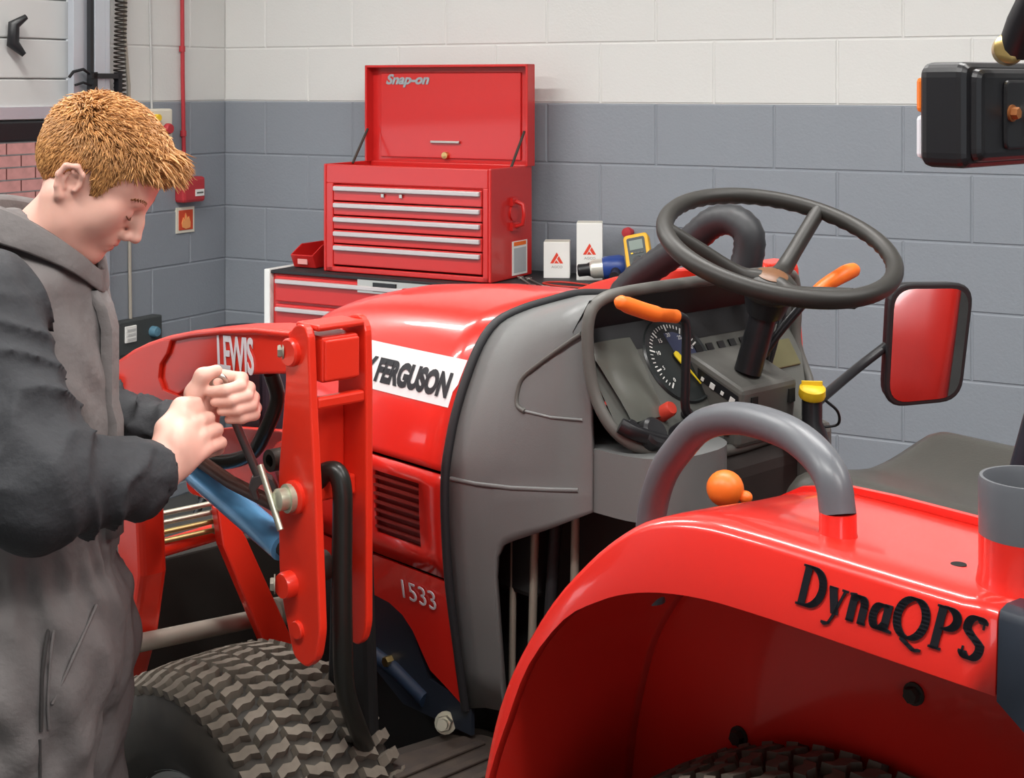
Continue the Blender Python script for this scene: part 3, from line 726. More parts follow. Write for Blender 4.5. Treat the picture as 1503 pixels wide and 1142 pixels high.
B().lathe([(0, .018), (.022, .018), (.034, .014), (.044, .004), (.046, -.012), (.04, -.02)], hub, SN, 32).build('hub', WHEELG, sw, smooth=50)
B().lathe([(0, .022), (.018, .022), (.026, .018)], hub, SN, 28).build('hub_badge', mat('hub_brown', (.16, .07, .03), .4), sw, smooth=50)
# --- levers
def lever(name, rod, grip, gr, rr_=.0075):
    e = B().tube(catmull(rod, 5), rr_, 10).build(name, BLACK, TR, smooth=80)
    B().tube(catmull(grip, 4), gr, 14).build('orange_grip', ORANGE, e, smooth=80)
lever('shuttle_lever', [(.06, .10, 1.175), (.058, .145, 1.182), (.056, .165, 1.20), (.054, .167, 1.25), (.052, .168, 1.325), (.052, .18, 1.342), (.054, .195, 1.344)],
      [(.053, .190, 1.344), (.056, .235, 1.352), (.060, .285, 1.368), (.060, .318, 1.380)], [.0105 if i < 4 else (.0125 if i < 10 else .011 if i < 12 else .006) for i in range(13)])
lever('throttle_lever', [(.07, -.03, 1.235), (.045, -.06, 1.29), (.02, -.09, 1.335), (.012, -.11, 1.352)], [(.012, -.105, 1.350), (.008, -.14, 1.366), (.002, -.19, 1.382), (.0, -.222, 1.387)], [.010, .0105, .011, .0115, .012, .0125, .013, .0135, .014, .0135, .013, .012, .007])
B().tube([(.10, -.10, 1.22), (.055, -.055, 1.30)], .004, 8).build('control_cable', BLACK, TR)
B().tube([(.10, -.10, 1.205), (.09, -.145, 1.33)], .005, 8).build('control_cable', BLACK, TR)
# --- fuel cap
fc = B().lathe([(.017, 0), (.017, -.045), (.024, -.06), (.03, -.08)], (.005, -.098, 1.19), seg=24).build('filler_neck', BLACK, TR, smooth=40)
b = B().lathe([(0, .016), (.016, .016), (.0215, .012), (.0225, 0), (.021, -.004), (0, -.004)], (.005, -.098, 1.19), (-.25, .2, 1), 24)
b.box((.005, -.098, 1.208), (.034, .007, .008), Matrix.Rotation(R(40), 3, 'Z')); b.build('fuel_cap', YELLOW, fc, smooth=40)
B().tube(catmull([(-.01, -.115, 1.18), (-.02, -.135, 1.16), (-.01, -.15, 1.135), (.01, -.13, 1.13)], 5), .0025, 6).build('cap_tether', BLACK, fc, smooth=80)
# --- mirror
mk = Vector((.125, -.65, 1.188)); mn = Vector((-.85, .50, -.14)).normalized(); mx = Vector((0, 0, 1)).cross(mn).normalized(); my = mn.cross(mx)
outl = rounded([(-.078, -.118), (.082, -.112), (.092, .122), (-.082, .126)], .045, 6)
arm_ = B().tube(catmull([(.15, -.20, 1.09), (.165, -.32, 1.110), (.19, -.50, 1.150), mk - mx * .07 - mn * .02], 5), .0095, 12).build('mirror_arm', BLACK, TR, smooth=80)
B().prism(outl, mk, mx, my, -.03, -.006).build('mirror_shell', BLACK, arm_, bevel=.008, bseg=3)
B().prism([(a * 1.04, c * 1.03) for a, c in outl], mk, mx, my, -.008, .004).build('mirror_frame', RUBBER, arm_, bevel=.004)
B().prism([(a * .93, c * .945) for a, c in outl], mk, mx, my, .0035, .005).build('mirror_glass', mat('mirror_silver', (.42, .42, .44), .02, metal=1), arm_)
# --- hose arched over the far side of the bonnet
hp = catmull([(.76, -.42, 1.18), (.735, -.44, 1.245), (.69, -.445, 1.29), (.63, -.45, 1.33), (.55, -.45, 1.378), (.495, -.45, 1.418), (.445, -.45, 1.428), (.405, -.45, 1.405), (.405, -.45, 1.355), (.425, -.44, 1.30), (.44, -.42, 1.22)], 6)
ho = B().tube(hp, [.031 + (.0018 if i % 2 else 0) for i in range(len(hp))], 14).build('intake_hose', mat('hose_black', (.022, .023, .026), .5), TR, smooth=50)
# --- rear mudguards
ARC_T = [(-.040, .60), (-.045, .70), (-.054, .79), (-.068, .86), (-.092, .94), (-.125, 1.005), (-.18, 1.084), (-.239, 1.146), (-.285, 1.184), (-.335, 1.212), (-.40, 1.226), (-.47, 1.227), (-.545, 1.225), (-.65, 1.222), (-.755, 1.220)]
ARC_L = [(-.046, .60), (-.052, .70), (-.062, .785), (-.079, .85), (-.108, .92), (-.146, 1.0), (-.205, 1.070), (-.260, 1.105), (-.305, 1.125), (-.355, 1.1385), (-.415, 1.1465), (-.48, 1.148), (-.55, 1.147), (-.65, 1.1445), (-.755, 1.142)]
ARC_T2 = [(p.x, p.y) for p in catmull([(a, c, 0) for a, c in ARC_T], 3)]; ARC_L2 = [(p.x, p.y) for p in catmull([(a, c, 0) for a, c in ARC_L], 3)]
def guard_rows(tl, ll, sgn, drop=0.):
    rows = []
    for (xt, zt), (xl, zl) in zip(tl, ll):
        f = min(1, max(0, (zt - .95) / .2))
        # outward unit normal of the arch, for the crown
        row = [(xl, sgn * .690, zl - .0), (xl, sgn * .703, zl), (xt, sgn * .699, zt - .010), (xt + .001, sgn * .694, zt - .003), (xt, sgn * .684, zt + .001 * f)]
        for y, dz in ((.64, -.001), (.58, -.006), (.50, -.014), (.44, -.018), (.415, -.022)): row.append((xt - (.004 if f < .5 else 0), sgn * y, zt + dz * f))
        rows.append(row)
    return rows
def mudguard(sgn):
    e = B().grid(guard_rows(ARC_T2, ARC_L2, sgn)).build('mudguard', RED, TR, smooth=48, weld=True, solid=.007)
    if sgn < 0: e.modifiers['thickness'].offset = 1
    inner = [(-.05, .55)] + [(a - .004, c - .012) for a, c in ARC_T if c > .6] + [(-.86, 1.19), (-.98, 1.16), (-1.10, 1.09), (-1.18, .98), (-1.20, .85), (-1.0, .60)]
    B().prism(inner, (0, sgn * .415, 0), (1, 0, 0), (0, 0, 1), -.004, .004).build('inner_panel', RED, e)
    for (x, z_) in ((-.245, .86), (-.50, .99), (-.36, .70)):
        hb = B(); hexbolt(hb, (x, sgn * (.419), z_), (0, sgn, 0), .010, .012); hb.build('bolt', DARKST, e, smooth=40)
    # dark rear extension
    tl = [(-.757, 1.222), (-.86, 1.218), (-.98, 1.19), (-1.10, 1.12), (-1.19, 1.0), (-1.23, .85)]
    ll = [(-.757, 1.138), (-.80, 1.105), (-.88, 1.05), (-.96, .97), (-1.03, .87), (-1.06, .78)]
    x_ = B().grid(guard_rows(tl, ll, sgn)).build('rear_extension', NAVY, e, smooth=40, weld=True, solid=.007)
    return e
MG = mudguard(1); MGR = mudguard(-1)
# slanted serif lettering on the band
W_, T_ = .205, .055
G = {
 'D': ([[(.20, .02), (.20, .98)], ([(.05, .02), (.36, .02)], .02), ([(.05, .98), (.36, .98)], .02), arc(.30, .5, .40, .48, 90, -90, 18)], .86),
 'y': ([[(.12, .64), (.30, .06)], ([(.46, .64), (.30, .06), (.20, -.20), (.08, -.26)], .06), ([(.02, .65), (.24, .65)], .02), ([(.38, .65), (.54, .65)], .02), ([(.05, -.22), (.09, -.24)], .12)], .58),
 'n': ([[(.15, .02), (.15, .62)], ([(.03, .64), (.18, .66)], .03), arc(.30, .42, .16, .22, 150, 0, 8) + [(.46, .02)], ([(.40, .02), (.56, .02)], .05), ([(.06, .02), (.24, .02)], .03)], .64),
 'a': ([[(.44, .62), (.44, .06), (.54, .03)], arc(.27, .32, .18, .29, 60, 330, 16), ([(.33, .60), (.44, .60)], .06)], .60),
 'Q': ([arc(.46, .5, .36, .47, 0, 360, 30), ([(.34, -.02), (.50, -.10), (.70, -.20), (.82, -.16)], .10)], .98),
 'P': ([[(.18, .02), (.18, .98)], ([(.04, .02), (.34, .02)], .02), ([(.04, .98), (.30, .98)], .02), arc(.30, .74, .28, .25, 90, -90, 14)], .72),
 'S': ([arc(.32, .74, .20, .23, 35, 200, 10) + [(.24, .56), (.42, .44)] + arc(.32, .27, .21, .25, 20, -150, 10), ([(.50, .76), (.50, .95)], .05), ([(.13, .05), (.13, .24)], .05)], .66)}
cap = .042; px_ = 0; tb_ = B(); tot = sum(G[c][1] for c in 'DynaQPS'); sx = .209 / tot
for c in 'DynaQPS':
    st_, adv = G[c]
    for pl in nib(st_, W_, T_, .24):
        tb_.prism([((px_ + a) * sx, b_ * cap) for a, b_ in pl], (-.533, .7022, 1.1720), (-1, 0, -.02), (0, -.057, 1), 0, .0009)
    px_ += adv
tb_.build('script_lettering', INK, MG, label='black slanted serif lettering on the mudguard band')
B().lathe([(0, .001), (.008, .001), (.008, 0)], (-.66, .60, 1.2172), seg=16).build('drain_hole', HOLE, MG)
B().tube([(-.30, .60, 1.185), (-.36, .50, 1.200), (-.46, .46, 1.203)], .004, 6).build('top_rib', RED, MG, smooth=80)
# --- grab rail, upper part grey, foot red
gr_ = [(-.138, .47, 1.02), (-.138, .47, 1.12), (-.165, .48, 1.19), (-.205, .49, 1.237), (-.255, .505, 1.277), (-.33, .53, 1.301), (-.42, .565, 1.307), (-.479, .59, 1.297), (-.515, .608, 1.277), (-.527, .615, 1.243)]
B().tube(catmull(gr_, 5), .0195, 18).build('grab_rail', RGREY, TR, smooth=80)
B().tube([(-.527, .615, 1.246), (-.527, .615, 1.225), (-.527, .616, 1.205)], [.0197, .020, .026], 18).build('rail_foot', RED, TR, smooth=60)
# --- hollow round holder, grey above red
hc = (-.742, .612, 1.205)
B().lathe([(.047, .062), (.0475, .112), (.046, .118), (.043, .118), (.041, .112), (.040, .02), (0, .02)], hc, seg=40).build('round_holder', RGREY, TR, smooth=40)
B().lathe([(.060, .0), (.050, .012), (.0472, .03), (.0472, .063)], hc, seg=40).build('holder_foot', RED, TR, smooth=60)
# --- lever with orange ball beside the seat
kb = B().tube([(-.10, .27, .9), (-.10, .268, 1.09)], .008, 10).build('range_lever', BLACK, TR)
B().ball((-.098, .262, 1.122), (.027, .027, .026)).build('orange_knob', ORANGE, kb, smooth=180)
B().ball((-.123, .248, 1.112), (.011, .010, .009)).build('knob_tip', ORANGE, kb, smooth=180)
# --- seat
rows = []
def seat_pt(u, v_):   # u along x (0 front .. 1 rear), v across
    x = -.15 - .38 * u; y = -.225 + .45 * v_
    ed = min(1, (min(u, 1.4 - u) / .12)) ; ee = min(1, min(v_, 1 - v_) / .14)
    return Vector((x, y, 1.155 - .045 * (1 - math.sqrt(max(0, 1 - (1 - ed) ** 2))) - .06 * (1 - math.sqrt(max(0, 1 - (1 - ee) ** 2))) - .028 * math.sin(math.pi * v_) ** 2 - .01 * u))
rows = [[seat_pt(u, v_) for v_ in np.linspace(0, 1, 25)] for u in np.linspace(0, 1, 21)]
se = B().grid(rows).build('seat_cushion', VINYL, TR, smooth=60, solid=.07)
bk = []
for i in range(17):
    t = i / 16; row = []
    for k in range(24):
        a = 2 * math.pi * k / 24; c_, s_ = math.cos(a), math.sin(a)
        wd_ = .215 * (1 - .25 * max(0, t - .55) ** 2 / .2) * (1 if 0 < i < 16 else .82); th = .05 if 0 < i < 16 else .02
        yy = wd_ * math.copysign(abs(c_) ** .45, c_); xx = th * math.copysign(abs(s_) ** .7, s_)
        row.append((-.505 - .10 * t + xx - .03 * (1 - (yy / .22) ** 2), yy, 1.13 + .36 * t + (.02 if i == 16 else 0)))
    bk.append(row)
bb_ = B().grid(bk, closed=True); bb_.add(bk[-1], [tuple(range(24))])
bb_.build('seat_backrest', mat('seat_navy', (.016, .020, .030), .38), TR, smooth=60)
B().bx(-.48, -.14, -.17, .17, .95, 1.07).build('seat_base', BLACK, TR, bevel=.02)
B().bx(-1.1, .02, -.41, .41, .42, .94).build('transmission_tunnel', DARKST, TR, bevel=.03)
# --- roll bar and front-facing lamp
for sgn in (1, -1): B().tube([(-.93, sgn * .46, .8), (-.93, sgn * .46, 2.05)], .032, 14).build('roll_bar_post', BLACK, TR, smooth=60)
B().tube(catmull([(-.93, .46, 2.03), (-.93, .44, 2.12), (-.93, .36, 2.15), (-.93, -.36, 2.15), (-.93, -.44, 2.12), (-.93, -.46, 2.03)], 5), .032, 14).build('roll_bar_top', BLACK, TR, smooth=60)
LB = Vector((-.555, .312, 1.665))
B().tube([(-.92, .45, 2.05), (-.66, .375, 1.86), (-.605, .36, 1.772), (-.585, .345, 1.74)], .019, 14).build('lamp_arm', BLACK, TR, smooth=60)
lx = Vector((0, -1, 0)); 
lp_ = rounded([(-.088, -.062), (.11, -.062), (.11, .062), (-.088, .062)], .018, 5)
lamp = B().prism(lp_, LB + Vector((.035, 0, 0)), (0, -1, 0), (0, 0, 1), -.028, .034).build('lamp_housing', BLACK, TR, bevel=.012, bseg=3)
b = B().prism([(a * .9 + .002, c * .88) for a, c in lp_], LB, (0, -1, 0), (0, 0, 1), -.01, .012); b.build('lamp_back', BLACK, lamp, bevel=.012, bseg=3)
B().prism([(a * .62 + .03, c * .66) for a, c in lp_], LB + Vector((-.012, 0, 0)), (0, -1, 0), (0, 0, 1), -.002, .004).build('back_boss', BLACK, lamp, bevel=.004)
hb = B(); hexbolt(hb, LB + Vector((-.016, .012, .002)), (-1, 0, 0), .0075, .010); hb.build('rusty_bolt', mat('rust', (.35, .13, .04), .6, metal=.5), lamp, smooth=40)
hb = B(); hexbolt(hb, LB + Vector((-.016, -.035, .0)), (-1, 0, 0), .009, .016); hb.build('plated_bolt', STEEL, lamp, smooth=40)
B().prism([(-.082, -.052), (-.0, -.052), (-.0, .0), (-.082, .0)], LB + Vector((.064, 0, 0)), (0, -1, 0), (0, 0, 1), -.006, .006).build('white_lens', mat('lens_white', (.8, .8, .85), .1, coat=.5), lamp, bevel=.006)
B().prism([(-.082, .002), (-.0, .002), (-.0, .045), (-.082, .045)], LB + Vector((.064, 0, 0)), (0, -1, 0), (0, 0, 1), -.006, .006).build('amber_lens', mat('lens_amber', (.85, .20, .02), .15, coat=.5), lamp, bevel=.006)
B().lathe([(0, .012), (.012, .012), (.018, .008), (.0185, -.012), (0, -.012)], (-.583, .352, 1.742), (-.55, .8, .1), 28).build('swivel_joint', BRASS, lamp, smooth=40)
# --- wheels
def wheel(prefix, c, Rr, wid, rim_r, sgn, nblk, rowsn, rng, joined_rest):
    h = wid / 2
    prof = [(rim_r, h * .74), (rim_r + (Rr - rim_r) * .25, h * .95), (rim_r + (Rr - rim_r) * .55, h * 1.0), (Rr - .03, h * .95), (Rr - .012, h * .83), (Rr - .003, h * .5), (Rr, 0)]
    prof = prof + [(a, -b_) for a, b_ in reversed(prof[:-1])]
    ty = B().lathe([(a, b_) for a, b_ in prof], (0, 0, 0), (0, 1, 0), 72).build(prefix + '_tyre', TYRE, TR, smooth=60)
    ty.location = c
    rm = B().lathe([(rim_r + .004, h * .78), (rim_r + .006, h * .72), (rim_r - .012, h * .66), (rim_r - .03, h * .2), (rim_r * .55, h * .12), (rim_r * .45, h * .3), (.0, h * .3)], (0, 0, 0), (0, sgn, 0), 48).build(prefix + '_rim', mat('rim_grey', (.42, .42, .40), .4), TR, smooth=40)
    rm.location = c
    rm2 = B().lathe([(rim_r + .004, h * .78), (rim_r + .006, h * .72), (rim_r - .012, h * .66), (rim_r - .03, -h * .2), (rim_r * .3, -h * .2)], (0, 0, 0), (0, -sgn, 0), 48).build('rim_inner', MATS['rim_grey'], rm, smooth=40)
    for k in range(6):
        a = k * math.pi / 3; hb = B(); hexbolt(hb, (rim_r * .5 * math.cos(a), sgn * h * .2, rim_r * .5 * math.sin(a)), (0, sgn, 0), .011, .014); hb.build('wheel_nut', STEEL, rm)
    pitch = 2 * math.pi * Rr / nblk; hh = pitch * .41; ww = wid / rowsn * .46
    def blk(scale, depth):
        pl = [(-ww, -hh * 1.1), (-ww * .35, -hh * .55), (ww * .3, -hh * .75), (ww, -hh * .2), (ww, hh * 1.05), (ww * .3, hh * .5), (-ww * .35, hh * .7), (-ww, hh * .15)]
        b = B(); m = len(pl)
        v = [(a * 1.0, b_, -.004) for a, b_ in pl] + [(a * .92, b_ * .88, depth) for a, b_ in pl]
        b.add(v, [tuple(range(m, 2 * m))] + [(i, (i + 1) % m, m + (i + 1) % m, m + i) for i in range(m)])
        me = b.mesh('tread_block'); me.materials.append(TREAD); return me
    bmain = blk(1, .013); bm2 = blk(1, .011)
    rest = B()
    for r_ in range(rowsn):
        f = (r_ - (rowsn - 1) / 2) / ((rowsn - 1) / 2)              # -1 .. 1 across
        yy = f * h * .80; rad = interp(abs(yy), sorted((abs(b_), a) for a, b_ in prof if a > Rr - .04)); tilt = R(26) * f * abs(f) ** 2
        for k in range(nblk):
            a = 2 * math.pi * (k + .5 * (r_ % 2)) / nblk
            # local: x across, y along circumference, z radial
            Rot = Matrix.Rotation(a, 4, 'Y') @ Matrix.Translation((0, yy, rad)) @ Matrix.Rotation(-tilt, 4, 'X') @ Matrix.Rotation(R(90), 4, 'Z') @ Matrix.Diagonal((1, -1 if r_ % 2 else 1, 1, 1))
            deg = ((math.degrees(a) + 180) % 360) - 180
            if rng[0] <= deg <= rng[1]: inst(bmain, 'tread_block', ty, Rot)
            elif joined_rest:
                me = bm2; rest.add([Rot @ v.co for v in me.vertices], [tuple(p.vertices) for p in me.polygons])
    if rest.v: rest.build('lower_tread', TREAD, ty, kind='stuff')
    return ty
wheel('front', (.70, .548, .366), .353, .285, .200, 1, 64, 6, (-75, 80), True)
wheel('rear', (-.46, .545, .456), .444, .27, .24, 1, 72, 6, (-60, 75), True)
wheel('front', (.70, -.548, .366), .353, .285, .200, -1, 64, 6, (400, 401), True)
wheel('rear', (-.46, -.545, .456), .444, .27, .24, -1, 72, 6, (400, 401), True)
b = B(); b.tube([(.70, -.5, .366), (.70, .5, .366)], .045, 14); b.box((.70, 0, .40), (.16, .3, .14)); b.build('front_axle', DARKST, TR, smooth=40)
B().tube([(-.46, -.5, .456), (-.46, .5, .456)], .07, 16).build('rear_axle', DARKST, TR, smooth=40)
# --- step plate with worn brown mat
stp = B().prism(rounded([(.50, .20), (.53, .44), (.44, .50), (-.02, .50), (-.02, .20)], .05, 5), (0, 0, 0), (1, 0, 0), (0, 1, 0), .555, .585).build('foot_step', DARKST, TR, bevel=.008)
B().prism(rounded([(.46, .23), (.49, .43), (.42, .475), (0., .475), (0., .23)], .04, 5), (0, 0, 0), (1, 0, 0), (0, 1, 0), .585, .592).build('step_mat', mat('mat_brown', (.055, .040, .030), .8, noise=.8, nscale=30, col2=(.03, .022, .02)), stp, bevel=.003)
for k in range(9): B().bx(.05 + k * .045, .065 + k * .045, .26, .45, .592, .597).build('mat_rib', MATS['mat_brown'], stp, bevel=.002)
# ------------------------------------------------------------------ the front loader
LD = empty('front_loader', label='red front loader with twin posts and lift arms bolted to the tractor', cat='loader')
XZ = ((1, 0, 0), (0, 0, 1))
def pr(poly, y0, y1, sgn):
    b = B(); b.prism(poly, (0, 0, 0), (1, 0, 0), (0, 0, 1), -sgn * y1, -sgn * y0) if sgn > 0 else b.prism(poly, (0, 0, 0), (1, 0, 0), (0, 0, 1), y0, y1)
    return b
outer = [(.445, .826), (.474, .90), (.484, .95), (.486, 1.10), (.474, 1.19), (.467, 1.24), (.467, 1.295), (.455, 1.322), (.44, 1.336), (.418, 1.336), (.408, 1.322), (.402, 1.22), (.390, 1.08), (.378, .88), (.388, .838), (.412, .818)]
inner = [(.455, .830), (.475, .90), (.480, 1.10), (.472, 1.24), (.470, 1.30), (.45, 1.338), (.418, 1.342), (.402, 1.322), (.400, 1.24), (.400, .86), (.409, .834), (.425, .822)]
outer = rounded(outer, .012, 3); inner = rounded(inner, .012, 3)
for sgn in (1, -1):
    po = pr(outer, .612, .627, sgn).build('outer_post_plate', LRED, LD, bevel=.003)
    pi = pr(inner, .508, .522, sgn).build('inner_post_plate', LRED, LD, bevel=.003)
    def bb2(nm, x0, x1, z0, z1, m=LRED, y0=.522, y1=.612, bev=.004): return B().bx(x0, x1, sgn * y0, sgn * y1, z0, z1).build(nm, m, LD, bevel=bev)
    bb2('top_bridge', .402, .462, 1.326, 1.336)
    bb2('cross_bar', .402, .42, 1.208, 1.226)
    bb2('cross_bar', .425, .455, 1.060, 1.092)
    bb2('web_plate', .455, .462, 1.09, 1.20)
    # pin bosses on the outer plate
    for (x, z_, r_, h_, m) in ((.448, 1.292, .022, .010, LRED), (.452, .937, .0205, .018, LRED), (.432, .872, .014, .006, LRED), (.440, 1.072, .026, .008, LRED)):
        B().lathe([(0, h_), (r_ * .88, h_), (r_, h_ * .7), (r_, -.002)], (x, sgn * .627, z_), (0, sgn, 0), 28).build('pin_boss', m, po, smooth=40)
    hb = B(); hexbolt(hb, (.464, sgn * .631, 1.292), (.6, sgn * .8, 0), .010, .010); hb.build('pin_bolt', DUSTY, po, smooth=40)
    hb = B(); hexbolt(hb, (.467, sgn * .645, .937), (.6, sgn * .8, 0), .011, .008); hb.build('pin_bolt', DUSTY, po, smooth=40)
    if sgn > 0:
        # locking pin with long tommy bar
        B().lathe([(0, .030), (.012, .030), (.017, .026), (.017, .012), (.022, .012), (.022, 0), (0, 0)], (.444, .629, 1.071), (.15, 1, 0), 24).build('lock_pin', mat('zinc_green', (.50, .52, .40), .4, metal=.6), po, smooth=40)
        B().tube([(.486, .66, 1.118), (.432, .66, 1.030)], .0052, 10).build('tommy_bar', PLATED, po, smooth=60)
    # lift arm
    top = [(.405, 1.316), (.4846, 1.318), (.58, 1.312), (.6768, 1.300), (.77, 1.284), (.8478, 1.2665), (.91, 1.248), (.9637, 1.228), (1.015, 1.203), (1.056, 1.168), (1.08, 1.12)]
    bot = [(1.085, 1.06), (1.04, 1.07), (1.02, 1.122), (.96, 1.140), (.8704, 1.147), (.82, 1.165), (.765, 1.195), (.69, 1.216), (.58, 1.236), (.4846, 1.250), (.405, 1.246)]
    arm = pr(top + bot, .532, .602, sgn).build('lift_arm', LRED, LD, bevel=.005, bseg=3)
    rim_ = [(a, c - .0005) for a, c in top[1:]]
    B().tube([(a, sgn * .603, c - .006) for a, c in rim_], .0055, 8).build('top_flange', LRED, arm, smooth=80)
    kn_ = [(.832, 1.262), (.845, 1.236), (.868, 1.214), (.872, 1.19), (.858, 1.172), (.80, 1.168), (.84, 1.152), (.872, 1.150), (.96, 1.143), (1.02, 1.126), (1.04, 1.075), (1.083, 1.064), (1.078, 1.118), (1.054, 1.164), (1.012, 1.198), (.96, 1.223), (.908, 1.243), (.86, 1.258)]
    pr(kn_, .602, .609, sgn).build('knuckle_plate', LRED, arm, bevel=.002)
    B().lathe([(0, .022), (.014, .022), (.018, .016), (.020, 0)], (1.035, sgn * .609, 1.158), (0, sgn, 0), 24).build('knuckle_pin', LRED, arm, smooth=40)
    B().prism([(-.033, -.033), (.033, -.033), (.033, .030), (-.033, .030)], (.403, sgn * .567, 1.282), (0, -1, 0), (0, 0, 1), -.004, .003).build('end_cap', LRED, arm, bevel=.006, bseg=3)
    dl = [(1.02, 1.13), (1.085, 1.13), (1.06, .95), (1.04, .80), (1.12, .55), (1.26, .42), (1.30, .34), (1.24, .30), (1.10, .44), (.985, .70), (.955, .82), (.965, .95)]
    pr(dl, .540, .595, sgn).build('drop_leg', LRED, arm, bevel=.012, bseg=3)
    # lift cylinder
    B().tube([(.545, sgn * .575, .962), (.80, sgn * .575, 1.032)], .024, 20).build('cylinder_barrel', BLUEST, LD, smooth=40)
    B().tube([(.78, sgn * .575, 1.026), (.965, sgn * .575, 1.077)], .012, 14).build('cylinder_rod', STEEL, LD, smooth=40)
    B().lathe([(0, -.03), (.024, -.03), (.024, .03), (0, .03)], (.475, sgn * .575, .943), (0, 1, 0), 20).build('cylinder_eye', DARKST, LD, smooth=40)
    B().tube([(.47, sgn * .575, .942), (.55, sgn * .575, .963)], .015, 12).build('cylinder_end', DARKST, LD, smooth=40)
    B().tube([(.52, sgn * .60, 1.035), (.66, sgn * .60, 1.048), (.80, sgn * .60, 1.075)], .011, 10).build('steel_pipe', mat('pipe_rust', (.09, .04, .03), .45, metal=.3), LD, smooth=60)
    # bracket with eye behind the post
    B().prism(rounded([(.47, 1.00), (.56, 1.03), (.60, 1.10), (.57, 1.13), (.47, 1.10)], .02), (0, sgn * .560, 0), (1, 0, 0), (0, 0, 1), -.006, .006).build('valve_bracket', LRED, LD, bevel=.002)
    B().lathe([(.010, .014), (.018, .014), (.018, -.014), (.010, -.014)], (.565, sgn * .575, 1.098), (0, 1, 0), 20).build('bracket_eye', DARKST, LD, smooth=40)
    # dark upright and hoses between post and engine
    pr([(.50, 1.06), (.58, 1.06), (.59, .80), (.60, .56), (.47, .50), (.485, .80)], .43, .455, sgn).build('subframe_upright', HOLE, LD, bevel=.01)
    hp_ = catmull([(.45, sgn * .590, 1.060), (.432, sgn * .586, 1.098), (.408, sgn * .576, 1.108), (.396, sgn * .572, 1.085), (.396, sgn * .571, 1.03), (.398, sgn * .570, .95), (.402, sgn * .566, .86), (.415, sgn * .552, .77), (.44, sgn * .51, .69), (.49, sgn * .44, .60), (.54, sgn * .34, .50)], 5)
    B().tube(hp_, .0155, 12).build('hydraulic_hose', mat('hose_gloss', (.014, .014, .012), .35), LD, smooth=80)
    hp_ = catmull([(.58, sgn * .575, 1.235), (.585, sgn * .56, 1.19), (.62, sgn * .56, 1.13), (.665, sgn * .56, 1.085), (.74, sgn * .575, 1.062), (.84, sgn * .585, 1.065)], 5)
    B().tube(hp_, .0125, 12).build('hydraulic_hose', MATS['hose_gloss'], LD, smooth=80)
    if sgn > 0:
        Mt = M4(frame((-1, 0, .06), (.0, .0, 1)), (.694, .6035, 1.229))
        text('LEWIS', .082, Mt, mat('letter_white', (.78, .78, .82), .4), arm, name='arm_lettering', xs=.50, bold=.0015, ext=.0006, space=.95)
# dark box between hood and arm (battery / valve block seen through the arm)
B().bx(.76, .85, .41, .47, 1.08, 1.20).build('valve_block', NAVY, LD, bevel=.008)
for sgn in (1, -1): pr(rounded([(.60, .96), (.95, .955), (.97, 1.06), (.80, 1.10), (.64, 1.12), (.60, 1.08)], .02), .49, .505, sgn).build('arm_gusset', LRED, LD, bevel=.003)
# lower frame in front of the bonnet: torque bar, sloping brace, pipes, pale cross tube
B().tube([(1.03, .56, .835), (1.05, .34, .838), (1.05, -.34, .838), (1.03, -.56, .835)], .017, 12).build('torque_bar', LRED, LD, smooth=60)
for sgn in (1, -1):
    br = B(); w2 = .035
    c0 = Vector((1.02, .40, .90)); c1 = Vector((1.0, .385, .835)); c2 = Vector((.93, .31, .60))
    def q(c, a, h_): return (c.x + a * .5, sgn * (c.y + a), c.z)
    pts = [[(c.x - a * .15, sgn * (c.y + a), c.z) for a in (-w_, w_)] for c, w_ in ((c0, .012), (c1, .030), (c2, .034))]
    v = []; f = []
    for row in pts:
        for p in row: v += [p, (p[0] - .025, p[1], p[2])]
    for i in range(2):
        a = i * 4
        f += [(a, a + 2, a + 6, a + 4), (a + 1, a + 5, a + 7, a + 3), (a, a + 4, a + 5, a + 1), (a + 2, a + 3, a + 7, a + 6)]
    f += [(0, 1, 3, 2), (8, 10, 11, 9)]
    B().add(v, f).build('brace', LRED, LD, weld=True, bevel=.004)
    for k, z_ in enumerate((.870, .888, .853, .905)):
        y1 = .37 if k != 3 else .40
        B().tube([(1.02, sgn * .53, z_), (1.02, sgn * y1, z_ - .002), (1.02, sgn * (y1 - .01), z_ - .002)], .0052, 8).build('hydraulic_pipe', PLATED if k % 2 else mat('pipe_gold', (.5, .38, .16), .4, metal=.8), LD, smooth=60)
    B().bx(1.008, 1.024, sgn * .395, sgn * .405, .845, .88).build('pipe_clip', DUSTY, LD)
B().tube([(.945, .66, .712), (1.02, .25, .655)], .0165, 14).build('cross_tube', mat('tube_pale', (.34, .31, .26), .45, metal=.3), LD, smooth=60)
B().lathe([(0, -.015), (.028, -.015), (.028, .015), (0, .015)], (1.0, .27, .668), (-.18, 1, .13), 18).build('tube_flange', DUSTY, LD, smooth=40)
